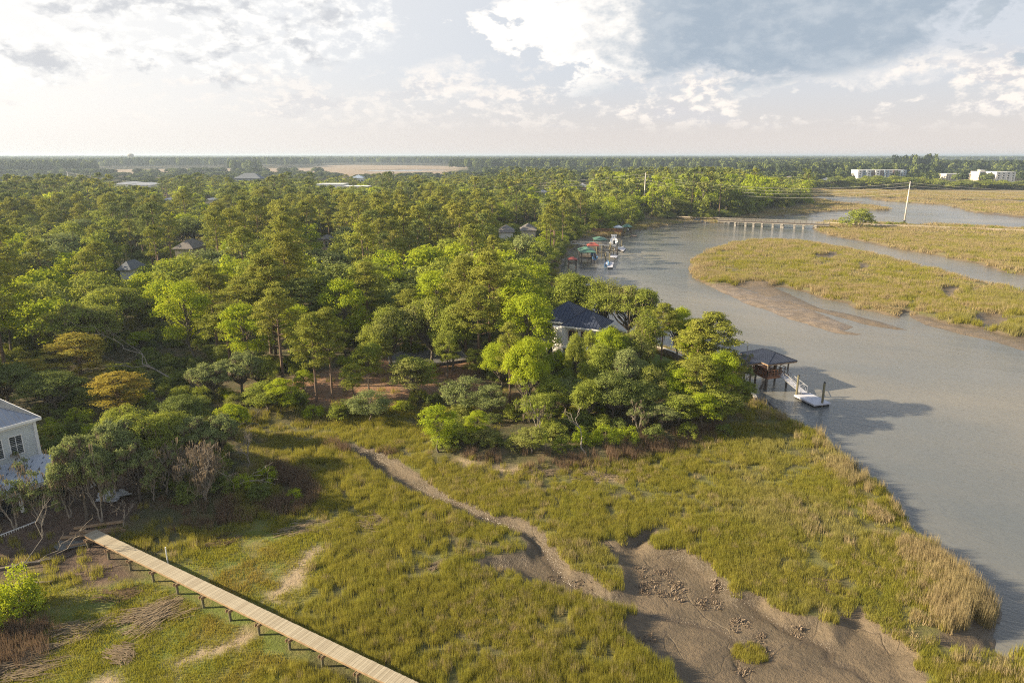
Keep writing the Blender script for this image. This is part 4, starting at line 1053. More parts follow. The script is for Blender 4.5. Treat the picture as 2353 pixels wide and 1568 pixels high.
def build_wood():
    rng = np.random.default_rng(5); random.seed(5)
    placed = []
    cell = {}
    def ok(x, y, dmin):
        i, j = int(x // 12), int(y // 12)
        for a in (-1, 0, 1):
            for b in (-1, 0, 1):
                for q in cell.get((i + a, j + b), ()):
                    if (q[0] - x) ** 2 + (q[1] - y) ** 2 < (dmin * 0.5 + q[2] * 0.5) ** 2: return False
        return True
    def put(x, y, d): cell.setdefault((int(x // 12), int(y // 12)), []).append((x, y, d))
    for x, y, w in NEAR: put(x, y, w * 1.5)
    clear = [WATER, LAWN, STRAW, DIRT, GRASSY] + FARM
    inlet = gpoly([(290,790),(420,790),(440,900),(470,960),(330,930),(250,870),(240,820)], 1.8)
    yard = gpoly([(880,842),(890,815),(1010,800),(1070,815),(1060,845)], 2.0)
    gap = gpoly([(-100,1060),(-100,960),(230,960),(520,930),(600,1000),(600,1160),(300,1230),(0,1260)], 2.0)
    house = gpoly([(1200,800),(1270,770),(1500,765),(1560,890),(1420,905),(1330,880),(1200,850)], 2.0)
    X, Y = polar_pts(rng, 70, 720, -43, 43, 0.06)
    o = np.argsort(np.hypot(X, Y)); X, Y = X[o], Y[o]
    f = field(X, Y)
    good = (f['land'] > 0.9) & (f['wd'] < -2.5)
    for p in clear[1:]: good &= sdist(p, X, Y) < -1.0
    for p in (inlet, yard, gap, house): good &= sdist(p, X, Y) < 0
    pf = gpoly([(1180,870),(1300,885),(1400,905),(1480,915),(1640,935),(1690,940),(1600,985),(1450,1015),(1250,1015),(1190,985),(1165,940)], 2.0)
    low = gpoly([(60,930),(430,930),(560,960),(600,1060),(540,1100),(200,1150),(140,1050)], 1.8)
    inpf = sdist(pf, X, Y) > 0
    X, Y, Z = X[good], Y[good], f['h'][good]; inpf = inpf[good]
    mix = fbm(X / 26, Y / 26, 101); mix2 = fbm(X / 14, Y / 14, 107); D = np.hypot(X, Y)
    out = []
    for x, y, z, a, b, d, pt in zip(X, Y, Z, mix, mix2, D, inpf):
        u, v, _ = px(x, y, z)
        left = u < 320
        pinep = 0.08 + 0.62 * float(sm(0.46, 0.60, a)) if d > 105 else 0.12
        if 380 < u < 1350 and 150 < d < 330: pinep += 0.22
        r = rng.uniform()
        sz = rng.uniform(0.82, 1.2)
        if r < pinep:
            kind = 'pine_tree'; h = 15.5 * sz; w = 3.5 * sz; dm = 4.8
        elif rng.uniform() < 0.34:
            kind = 'broadleaf_tree'; h = 11.5 * sz; w = 3.7 * sz; dm = 5.2
        else:
            kind = 'live_oak'; h = 10.2 * sz; w = 5.9 * sz; dm = 7.2
        if pt: kind = 'broadleaf_tree' if rng.uniform() < .5 else 'live_oak'; h = rng.uniform(5.5, 8.5); w = h * .46; dm = 3.7
        if d > 360: h *= 1.12; w *= 1.18; dm *= 1.08
        if y > 560 and u > 1700: h = min(h, 12.5)
        if y > 470 and u < 1150: h *= 0.72; w *= 0.95
        if u > 1370 and 380 < y < 520 and kind == 'pine_tree': h = 20 * sz
        if u > 1370 and 340 < y < 520 and kind != 'pine_tree': h *= 1.4; w *= 1.15
        if not ok(x, y, dm): continue
        if hides(x, y, z, h, w): continue
        put(x, y, dm); out.append((x, y, z, kind, h, w, u, v, d, b))
    print('wood trees', len(out))
    cnt = {}
    rest = []
    for x, y, z, kind, h, w, u, v, d, b in out:
        seen = -120 < u < 2470
        c = cnt.get(kind, 0)
        lod = 0 if d < 125 else (1 if d < 330 else 2)
        if kind == 'pine_tree':
            key = {0: ('pineA0', 'pineB0', 'pineC0'), 1: ('pineA1', 'pineB1', 'pineC1'), 2: ('pineA2', 'pineC2', 'pineC2')}[lod][int(rng.integers(0, 3))]
        elif kind == 'broadleaf_tree':
            key = {0: ('brA0', 'brB0'), 1: ('brA1', 'brB1'), 2: ('brA2', 'brB2')}[lod][0 if b > 0.5 else 1]
        else:
            key = {0: ('oakA0', 'oakB0', 'oakC0', 'oakL0', 'oakE0'), 1: ('oakA1', 'oakB1', 'oakC1', 'oakE1', 'oakL1'), 2: ('oakA2', 'oakE2', 'oakA2', 'oakL2', 'oakL2')}[lod][int(rng.integers(0, 5))]
            if lod == 0 and u < 600 and rng.uniform() < 0.7: key = ('oakD0', 'oakC0', 'oakM0')[int(rng.integers(0, 3))]
        if seen and c < LIMIT[kind]:
            cnt[kind] = c + 1
            zone = ('at the far left of the wood', 'in the wood left of the clearing', 'in the wood behind the clearing', 'in the wood behind the dark-roofed house', 'on the far bank above the docks', 'in the trees beside the old bridge')[
                0 if u < 330 else 1 if u < 640 else 2 if u < 1080 else 3 if u < 1380 else 4 if u < 1640 else 5]
            dist = 'near ' if d < 150 else 'mid-distance ' if d < 260 else 'distant '
            look = {'oakM0': 'open mossy live oak', 'oakL0': 'yellow-green live oak', 'oakD0': 'grey-green mossy live oak', 'oakC0': 'mossy live oak', 'oakC1': 'grey-green live oak', 'oakE0': 'dark live oak', 'oakE1': 'dark live oak', 'oakE2': 'dark live oak', 'oakL1': 'yellow-green live oak', 'oakL2': 'yellow-green live oak',
                    'pineC0': 'dark pine', 'pineC1': 'dark pine', 'pineC2': 'dark pine', 'brA0': 'bright green tree', 'brA1': 'bright green tree', 'brA2': 'bright green tree'}.get(key,
                    {'pine_tree': 'olive pine', 'broadleaf_tree': 'plain green tree', 'live_oak': 'green live oak'}[kind])
            lab = describe(look, u, px(x, y, z + h * 0.7)[1], h / {'pine_tree': 15.5, 'broadleaf_tree': 11.5, 'live_oak': 10.2}[kind])
            plant(key, kind, x, y, h, w, lab, 'tree', lab.replace(' live oak', ' live oaks').replace(' pine ', ' pines ').replace(' tree ', ' trees '), None, z, rng)
        else: rest.append((x, y, z, key, h, w))
    print('individuals', cnt, 'rest', len(rest))
    # low undergrowth inside the wood
    return rest
LIMIT = {'pine_tree': 250, 'live_oak': 240, 'broadleaf_tree': 270}
REST = build_wood()
def merged(key):
    parts, H0, R0 = proto(key)
    bmx = bpy.data.meshes.new(key + '_tree')
    vs = []; fs = []; mats = []; mi = []
    b = 0
    for i, (k, m) in enumerate(parts.items()):
        n = len(m.vertices); co = np.empty(n * 3, dtype=np.float32); m.vertices.foreach_get('co', co); vs.append(co.reshape(-1, 3))
        for p in m.polygons:
            if len(p.vertices) == 4: fs.append([q + b for q in p.vertices]); mi.append(i)
        mats.append(m.materials[0]); b += n
    me = np_mesh(key + '_tree', np.concatenate(vs), np.array(fs), mats)
    me.polygons.foreach_set('material_index', np.array(mi, dtype=np.int32)); me.update()
    return me, H0, R0
def far_clump(seed, mats, n=6, lowpoly=130, R0=13.0, H=22.0):
    rng = np.random.default_rng(seed); Vs = []; mi = []
    for i in range(n):
        a = rng.uniform(0, 6.28); r = R0 * math.sqrt(rng.uniform(0, 1)); h = H * rng.uniform(0.72, 1.0); w = rng.uniform(4, 6.5)
        k = lowpoly; d = unit(rng, k, -0.6)
        P = np.array([r * math.cos(a), r * math.sin(a), h * 0.62]) + d * np.array([w, w, h * 0.38]) * rng.uniform(0.75, 1.05, k)[:, None]
        Vs.append(leaves(rng, P, d + np.array([0, 0, 0.4]), 3.0, 0.8)); mi += [i % len(mats)] * k
    V = np.concatenate(Vs); me = np_mesh('far_canopy', V, quads(V), mats)
    me.polygons.foreach_set('material_index', np.array(mi, dtype=np.int32)); me.update(); return me
def build_far():
    keys = sorted(set(r[3] for r in REST))
    ms = {k: merged(k) for k in keys}
    col = proto_collection('wood_proto', [ms[k][0] for k in keys])
    if REST:
        P = [(r[0], r[1], r[2]) for r in REST]; rng = np.random.default_rng(8)
        scl = [(r[5] / ms[r[3]][2], r[5] / ms[r[3]][2], r[4] / ms[r[3]][1]) for r in REST]
        scatter('distant_woodland', M['oak'], col, P, rng.uniform(0, 6.28, len(P)), scl, [keys.index(r[3]) for r in REST],
                'mixed trees filling the town and shore behind the main wood', 'woodland')
    # front row of rounded oaks along the marsh before the apartments, as individuals
    rng = np.random.default_rng(9); random.seed(9)
    u = 1862
    n = 0
    while u < 2400 and n < 60:
        v = 432.0 - 2.2 * (n % 2) + rng.uniform(-.6, .6) + (u - 1862) * 0.004
        x, y = gp(u, v, 2.0); h = (11.5 if u < 2160 else 7.8) * rng.uniform(0.7, 1.1)
        lab = ('small' if h < 9.5 else 'large') + (' dark' if n % 3 == 1 else '') + ' rounded oak in the shore row ' + ('left of the apartment block' if u < 1960 else 'before the apartment block' if u < 2080 else 'between the apartment block and the hotel' if u < 2168 else 'before the hotel wing' if u < 2280 else 'at the right photo edge before the hotel')
        if not (2128 < u < 2145):
            plant(('oakA2', 'oakE1', 'oakA1')[n % 3], 'live_oak', x, y, h, 8.5 * rng.uniform(0.8, 1.2), lab, 'tree', lab.replace('oak ', 'oaks '), None, 2.0, rng)
        u += rng.uniform(8, 13); n += 1
    U = rng.uniform(1856, 2420, 420); Vv = rng.uniform(428.5, 432.6, 420); PP = np.array([gp(a, b, 2.0) + (1.9,) for a, b in zip(U, Vv)]); sc_ = rng.uniform(1.0, 2.2, 420)
    scatter('shore_thicket', M['oak'], proto_collection('thicket_proto', [merged(k)[0] for k in ('bushA', 'bushD')]), PP, rng.uniform(0, 6.28, 420), np.stack([sc_ * 1.3, sc_ * 1.3, sc_ * .9], 1), rng.integers(0, 2, 420), 'low dark thicket under the shore row of oaks', 'thicket')
    # far forest to the horizon: canopy masses
    rng = np.random.default_rng(10)
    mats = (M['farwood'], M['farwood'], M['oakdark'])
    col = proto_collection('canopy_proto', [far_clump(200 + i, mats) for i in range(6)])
    XS = []; 
    for r0, r1, dens, s in ((640, 1300, 0.0022, 0.75), (1300, 2600, 0.0013, 1.0), (2600, 4500, 0.0008, 1.15), (4500, 9000, 0.00025, 2.0)):
        X, Y = polar_pts(rng, r0, r1, -44, 44, dens)
        f = field(X, Y)
        ld = f['land'] > 0.8
        ok = ld & (f['wd'] < -6) & (f['farm'] < 0.05)
        if r0 < 1300: ok &= rng.uniform(0, 1, len(X)) < np.where(fbm(X / 90, Y / 90, 131) > 0.42, 0.9, 0.25)
        ok &= ~((Y > 690) & (Y < 870) & (X > 330) & (rng.uniform(0, 1, len(X)) < 0.6))
        X, Y = X[ok], Y[ok]
        if r0 < 1300:
            ue = rng.uniform(1700, 2135, 120); ye = rng.uniform(885, 1150, 120); X = np.concatenate([X, (ue - 1176) / 1568 * (ye * _cp + 31 * _sp)]); Y = np.concatenate([Y, ye])
        hm = fbm(X / 160, Y / 160, 133)
        s_h = s if s < 1.2 else 1.25
        uu = 1176 + 1568 * X / (Y * _cp + 33 * _sp)
        hh = np.where((np.hypot(X, Y) < 1400) & (uu < 1120), 0.42, 1) * np.where((uu > 1690) & (uu < 2140) & (Y > 880) & (Y < 1160), 1.5, 1) * np.where(np.hypot(X, Y) < 1300, 0.62, 1.12 if s < 1.3 else 1.25) * (0.85 + 0.35 * hm)
        if r0 < 1300:
            kk = np.array([not hides(a, b, 2.0, 20 * c, 13.0) for a, b, c in zip(X, Y, hh)], dtype=bool)
            X, Y, hh = X[kk], Y[kk], hh[kk]
        XS.append((X, Y, np.full(len(X), s), hh))
    X = np.concatenate([q[0] for q in XS]); Y = np.concatenate([q[1] for q in XS]); Sx = np.concatenate([q[2] for q in XS]); Hs = np.concatenate([q[3] for q in XS])
    n = len(X); print('far clumps', n)
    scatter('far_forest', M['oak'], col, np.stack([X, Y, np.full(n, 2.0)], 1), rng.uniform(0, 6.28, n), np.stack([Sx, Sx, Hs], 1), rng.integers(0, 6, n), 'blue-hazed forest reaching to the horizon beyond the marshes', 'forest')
    # undergrowth on the wood floor
    X, Y = polar_pts(rng, 70, 260, -43, 43, 0.16); X2, Y2 = polar_pts(rng, 260, 560, -20, 32, 0.10)
    f2 = field(X2, Y2); q = (f2['land'] > 0.5) & (f2['wd'] > -60) & (f2['wd'] < -1.5); X = np.concatenate([X, X2[q]]); Y = np.concatenate([Y, Y2[q]])
    f = field(X, Y)
    ok = (f['land'] > 0.6) & (f['straw'] < 0.3) & (f['lawn'] < 0.3) & (f['dirt'] < 0.3) & (f['wd'] < -1.5) & (fbm(X / 7, Y / 7, 141) > 0.46)
    X, Y, Z = X[ok], Y[ok], f['h'][ok]; n = len(X); print('undergrowth', n)
    col = proto_collection('under_proto', [merged(k)[0] for k in ('bushA', 'bushD', 'bushL', 'bushA')])
    s = rng.uniform(0.35, 0.8, n) * np.where(np.hypot(X, Y) > 200, 2.0, 1.0)
    scatter('undergrowth', M['oak'], col, np.stack([X, Y, Z], 1), rng.uniform(0, 6.28, n), np.stack([s, s, s], 1), rng.choice(4, n, p=(0.4, 0.35, 0.1, 0.15)), 'low green undergrowth covering the floor of the wood', 'undergrowth')
build_far()

# ------------------------------------------------------------------ buildings and docks
class Frame:
    """local axes on the ground: e1 along, e2 across, origin at o (x, y, z)"""
    def __init__(s, o, e1):
        s.o = Vector(o); s.a = Vector((e1[0], e1[1], 0)).normalized(); s.b = Vector((-s.a.y, s.a.x, 0)); s.rz = math.atan2(s.a.y, s.a.x)
    def __call__(s, u, v, z=0.0): return tuple(s.o + s.a * u + s.b * v + Vector((0, 0, z)))
def hip(F, u0, u1, v0, v1, ze, zr, inset=None, th=0.18):
    """hip roof solid between eaves rectangle; ridge along the longer side"""
    du, dv = u1 - u0, v1 - v0; k = min(du, dv) / 2 if inset is None else inset
    if du >= dv: r = [(u0 + k, (v0 + v1) / 2), (u1 - k, (v0 + v1) / 2)]
    else: r = [((u0 + u1) / 2, v0 + k), ((u0 + u1) / 2, v1 - k)]
    e = [(u0, v0), (u1, v0), (u1, v1), (u0, v1)]
    P = [F(a, b, ze) for a, b in e] + [F(a, b, zr) for a, b in r] + [F(a, b, ze - th) for a, b in e]
    if du >= dv: f = [(0, 1, 5, 4), (2, 3, 4, 5), (1, 2, 5), (3, 0, 4)]
    else: f = [(1, 2, 5, 4), (3, 0, 4, 5), (0, 1, 4), (2, 3, 5)]
    f += [(6, 7, 1, 0), (7, 8, 2, 1), (8, 9, 3, 2), (9, 6, 0, 3), (9, 8, 7, 6)]
    return P, f, r, k
def seams(F, u0, u1, v0, v1, ze, zr, step, k=None, sides=(0, 1, 2, 3), w=0.05, h=0.07):
    """raised seams running up each slope of a hip roof: list of (start, end)"""
    du, dv = u1 - u0, v1 - v0; k = min(du, dv) / 2 if k is None else k
    L = []
    mu, mv = (u0 + u1) / 2, (v0 + v1) / 2
    if du >= dv: ra, rb = (u0 + k, mv), (u1 - k, mv)
    else: ra, rb = (mu, v0 + k), (mu, v1 - k)
    for side in sides:
        n0, n1 = (u0, u1) if side in (0, 2) else (v0, v1)
        q = n0 + step * 0.5
        while q < n1:
            if side in (0, 2):
                half = dv / 2 if du >= dv else k
                run = min(1.0, (q - u0) / (k if du >= dv else du / 2), (u1 - q) / (k if du >= dv else du / 2)) * half
                a = (q, v0 if side == 0 else v1); b = (q, v0 + run if side == 0 else v1 - run)
            else:
                half = k if du >= dv else du / 2
                run = min(1.0, (q - v0) / (dv / 2 if du >= dv else k), (v1 - q) / (dv / 2 if du >= dv else k)) * half
                a = (u0 if side == 3 else u1, q); b = (u0 + run if side == 3 else u1 - run, q)
            if run > 0.15: L.append((F(a[0], a[1], ze + 0.02), F(b[0], b[1], ze + (zr - ze) * run / half + 0.02)))
            q += step
    for e, rr in (((u0, v0), ra), ((u1, v0), rb if du >= dv else ra), ((u1, v1), rb), ((u0, v1), ra if du >= dv else rb)):
        L.append((F(e[0], e[1], ze + 0.03), F(rr[0], rr[1], zr + 0.03)))
    L.append((F(ra[0], ra[1], zr + 0.04), F(rb[0], rb[1], zr + 0.04)))
    return L
def bbox_frame(F, u, v, z, du, dv, dz, mb=None):
    mb = mb or MB(); mb.box(F(u, v, z), (du, dv, dz), F.rz); return mb
def window(F, parent, u, v, z, w, h, face, mat_frame, mat_glass, mull=(1, 1), d=0.06):
    """window on a wall; face = 'u+', 'u-', 'v+' or 'v-' (outward)"""
    along = face[0] == 'v'; s = 1 if face[1] == '+' else -1
    def pt(q, out, zz): return F(u + q, v + s * out, zz) if along else F(u + s * out, v + q, zz)
    def bx(mb, q, zz, ww, hh, out, th): mb.box(pt(q, out, zz), (ww, th, hh) if along else (th, ww, hh), F.rz); return mb
    fr = MB()
    t = 0.09
    bx(fr, 0, z + h / 2 + t / 2, w + 2 * t, t, d / 2, d + 0.02); bx(fr, 0, z - h / 2 - t / 2, w + 2 * t, t, d / 2, d + 0.02)
    bx(fr, -w / 2 - t / 2, z, t, h, d / 2, d); bx(fr, w / 2 + t / 2, z, t, h, d / 2, d)
    for i in range(1, mull[0]): bx(fr, -w / 2 + w * i / mull[0], z, 0.05, h, d / 2, d * 0.7)
    for i in range(1, mull[1]): bx(fr, 0, z - h / 2 + h * i / mull[1], w, 0.05, d / 2, d * 0.65)
    o = fr.build('window', mat_frame, parent)
    g = bx(MB(), 0, z, w, h, 0.0, 0.04).build('pane', mat_glass, parent); g.parent = o
    return o

# --- the boardwalk of new planks
def build_boardwalk():
    a = Vector(gp(207, 1222, 2.1) + (2.1,)); b = Vector(gp(985, 1597, 2.1) + (2.1,))
    b = b + (b - a).normalized() * 4.0
    d = b - a; L = d.length; e = d.normalized(); n = Vector((-e.y, e.x, 0)); rz = math.atan2(e.y, e.x)
    root = empty('boardwalk', (a.x, a.y, 0.9))
    tag(root, 'new pale plank boardwalk running on posts across the marsh at the lower left', 'boardwalk')
    inv = Vector((-a.x, -a.y, -0.9)); Wd = 1.04
    step = 0.1475; cnt = int(L / step)
    rng = random.Random(3)
    pm = [MB().box((0, 0, 0), (0.137, Wd + q, 0.04)).mesh('plank', M['planks']) for q in (0.0, 0.012, -0.012, 0.02)]
    stuff = MB()
    for i in range(cnt):
        c = a + e * (step * (i + 0.5)) + inv
        if i < 296:
            o = link('plank', pm[rng.randrange(4)], root)
            o.location = (c.x + n.x * rng.uniform(-.008, .008), c.y + n.y * rng.uniform(-.008, .008), c.z + rng.uniform(-.003, .004)); o.rotation_euler = (rng.uniform(-.004, .004), 0, rz + rng.uniform(-.006, .006))
        else: stuff.box(c, (0.137, Wd, 0.04), rz)
    if stuff.v: tag(stuff.build('plank', M['planks'], root), kind='stuff')
    for s in (-1, 0, 1):
        p0 = a + n * (s * (Wd / 2 - 0.06)) + Vector((0, 0, -0.12)) + inv; p1 = p0 + d
        MB().bar(p0, p1, 0.045, 0.19).build('joist', M['treated'], root)
    k = 0; q = 0.35
    while q < L:
        c = a + e * q
        z0 = gz(c.x, c.y)
        for s in (-1, 1):
            c2 = c + n * (s * (Wd / 2 - 0.02))
            MB().tube([(c2.x - a.x, c2.y - a.y, z0 - 0.6 - 0.9), (c2.x - a.x, c2.y - a.y, 2.1 - 0.9 - 0.30)], 0.10, 8).build('post', M['piling'], root)
        for off in (-0.13, 0.13):
            m = c + e * off + inv + Vector((0, 0, -0.385))
            MB().bar(m - n * (Wd / 2 + 0.18), m + n * (Wd / 2 + 0.18), 0.045, 0.22).build('cross_beam', M['treated'], root)
        q += 3.03
    g0 = a + inv
    MB().bar(g0 - e * 0.05 + n * 0.1 + Vector((0, 0, -0.10)), g0 + Vector(gp(150, 1207, 1.0) + (1.0,)) - a + Vector((0, 0, 0.15)), 0.30, 0.05).build('ramp_board', M['treated'], root)
    x, y = gp(386, 1297, 0.9)
    p = MB().tube([(x, y, 0.4), (x, y, zat(384, 1256, y))], 0.05, 8).build('marker_post', M['trim']); tag(p, 'thin white post standing beside the boardwalk', 'post')
build_boardwalk()

# --- unfinished two-storey house at the left edge
def build_left_house():
    z0 = 1.9; eave = 9.3
    F = Frame((-44.3, 60.0, z0), (-0.555, -0.832))      # e1 along the visible wall towards the camera; e2 = outward (right)
    root = empty('unfinished_house', (-44.3, 60.0, z0)); tag(root, 'unfinished pale two-storey house with metal roof cut by the left photo edge', 'house')
    F.o = Vector((0, 0, 0)); E = eave - z0
    LU, LV = 11.0, 10.0
    # upper storey block: outward face is v = -0.35 (b axis points outward to +)
    s = 1 if F.b.x > 0 else -1
    def V(v): return v * s
    def f(u, v, z=0.0): return F(u, V(v), z)
    G = Frame((0, 0, 0), (F.a.x, F.a.y))
    if s < 0:
        class _G:
            rz = F.rz
            def __call__(q, u, v, z=0.0): return F(u, -v, z)
        G = _G()
    else: G = F
    wall = MB(); wall.box(G(LU / 2 + 0.4, -LV / 2 - 0.5, E / 2), (LU, LV, E - 0.1), F.rz); wall.build('wall', M['siding'], root)
    boards = MB()
    for i in range(18): boards.box(G(LU / 2 + 0.4, -0.49, 3.9 + i * 0.17), (LU - 0.3, 0.05, 0.02), F.rz)
    boards.build('siding_boards', M['siding'], root)
    tr = MB(); tr.box(G(0.44, -0.46, E / 2), (0.24, 0.24, E - 0.15), F.rz); tr.box(G(LU / 2 + .4, -0.45, E - 0.35), (LU, 0.14, 0.4), F.rz); tr.box(G(LU / 2 + .4, -0.44, 3.62), (LU, 0.1, 0.2), F.rz)
    tr.build('corner_trim', M['trim'], root)
    P, fc, r, k = hip(G, 0, LU + 1, -LV - 1, 0, E, E + 2.9)
    MB().add(P, fc).build('roof', M['palemetal'], root)
    sm_ = MB()
    for p, q in seams(G, 0, LU + 1, -LV - 1, 0, E, E + 2.9, 0.42): sm_.bar(p, q, 0.04, 0.05)
    sm_.build('roof_seams', M['palemetal'], root)
    fa = MB(); fa.box(G(LU / 2 + .5, 0.02, E - 0.1), (LU + 1, 0.12, 0.24), F.rz); fa.box(G(-0.02, -LV / 2 - .5, E - 0.1), (0.12, LV + 1, 0.24), F.rz); fa.build('gutter', M['trim'], root)
    for u in (2.15, 3.75): window(G, root, u, -0.5, 5.25, 0.95, 1.75, 'v+', M['trim'], M['glass'], (2, 2))
    # porch roof in underlayment
    P = [G(0.3, -0.5, 3.75), G(9.0, -0.5, 3.75), G(9.0, 3.1, 2.45), G(-1.6, 3.1, 2.45), G(-1.6, -1.2, 2.45)]
    P2 = [(p[0], p[1], p[2] - 0.16) for p in P]
    MB().add(P + P2, [(0, 1, 2, 3), (0, 3, 4), (5, 8, 7, 6), (5, 9, 8), (3, 2, 7, 8), (4, 3, 8, 9), (0, 4, 9, 5), (1, 0, 5, 6), (2, 1, 6, 7)]).build('porch_roof', M['paperwrap'], root)
    pr = MB(); rng = random.Random(4)
    for i in range(9):
        for j in range(5):
            u = -0.6 + i * 0.95 + (j % 2) * 0.4; v = 0.1 + j * 0.6
            if v > 2.9: continue
            z = 3.75 + (v + 0.5) / 3.6 * (2.45 - 3.75) + 0.02
            c = Vector(G(u, v, z)); dd = Vector(G(u + 0.22, v + 0.2, z - 0.06)) - c
            pr.bar(c, c + dd, 0.09, 0.012)
    pr.build('printed_marks', M['print'], root)
    cb = MB(); cb.box(G(3.7, 3.0, 2.2), (10.4, 0.25, 0.36), F.rz); cb.build('porch_beam', M['trim'], root)
    for u in (-1.35, 1.2, 3.8, 6.4): 
        MB().box(G(u, 2.9, 0.95), (0.24, 0.24, 2.2), F.rz).build('porch_column', M['trim'], root)
    for u in (0.0, 2.5, 5.1): MB().box(G(u, 2.2, 0.95), (1.7, 0.05, 1.7), F.rz).build('porch_window', M['glass'], root)
    MB().box(G(3.7, 2.0, -0.06), (10.6, 2.6, 0.22), F.rz).build('porch_floor', M['trim'], root)
    MB().box(G(3.7, 1.8, -0.95), (10.2, 2.2, 1.5), F.rz).build('porch_base', M['siding'], root)
    MB().box(G(-2.3, 2.4, 0.35), (1.5, 1.7, 0.9), F.rz).build('porch_step_block', M['trim'], root)
    # small lower hip roof nearer the frame edge
    P, fc, r, k = hip(G, 4.4, 12, -1.5, 2.0, 4.6, 5.6); MB().add(P, fc).build('dormer_roof', M['palemetal'], root)
    MB().box(G(8.2, 0.2, 3.6), (6.9, 3.0, 2.0), F.rz).build('dormer_wall', M['siding'], root)
    # ground deck with white railing
    dk = MB()
    for i in range(30): dk.box(G(-1.6 + i * 0.36, 4.3, -1.32), (0.34, 2.4, 0.06), F.rz)
    dk.build('deck_floor', M['oldwood'], root)
    rl = MB()
    rl.bar(G(-2.2, 5.3, 0.0), G(9, 5.3, 0.0), 0.08, 0.06); rl.bar(G(-2.2, 5.3, -0.85), G(9, 5.3, -0.85), 0.06, 0.06)
    rl.build('railing', M['trim'], root)
    for i in range(60): MB().bar(G(-2.1 + i * 0.185, 5.3, -0.85), G(-2.1 + i * 0.185, 5.3, 0.0), 0.045).build('baluster', M['trim'], root)
    # loose things about the building site
    x, y = gp(258, 1152, 1.6); z = gz(x, y)
    rng = np.random.default_rng(3); mb = MB(); n = 11; vs = []; fs = []
    for i in range(n):
        for j in range(n):
            u, v = i / (n - 1) - .5, j / (n - 1) - .5; w = 1 - 1.1 * (abs(u) + abs(v))
            vs.append((u * 2.6 * (1 + .25 * math.sin(5 * v)) + rng.normal(0, .08), v * 1.9 * (1 + .3 * math.cos(4 * u)) + rng.normal(0, .08), max(0.02, 0.32 * w) + rng.uniform(0, .12)))
    for i in range(n - 1):
        for j in range(n - 1): fs.append((i * n + j, (i + 1) * n + j, (i + 1) * n + j + 1, i * n + j + 1))
    o = MB().add(vs, fs).build('tarpaulin', M['tarp']); o.location = (x, y, z); tag(o, 'crumpled grey-white tarpaulin under the mossy oaks', 'tarpaulin')
    k = 0
    for u, v, ln, az, lab in ((215, 1225, 5.0, 0.25, 'longest greenish timber of the lumber pile'), (222, 1220, 4.2, 0.2, 'second timber on the lumber pile'), (228, 1213, 3.8, 0.3, 'upper timber on the lumber pile'), (240, 1240, 4.6, -0.35, 'timber lying crosswise by the boardwalk end'),
                              (205, 1238, 3.4, 0.45, 'short timber leaning near the ramp board'), (30, 1330, 5.5, 0.15, 'grey plank on the bare ground at the left edge'), (20, 1290, 6.0, 0.4, 'long dark plank edge before the house deck')):
        x, y = gp(u, v, 1.5); z = gz(x, y); e = Vector((math.cos(az), math.sin(az), 0))
        o = MB().bar(e * (-ln / 2), e * (ln / 2), 0.22, 0.18).build('timber_beam', M['treated'] if k < 5 else M['oldwood']); o.location = (x, y, z + 0.1 + 0.12 * (k == 2)); tag(o, lab, 'timber', 'timbers lying about the building site'); k += 1
build_left_house()

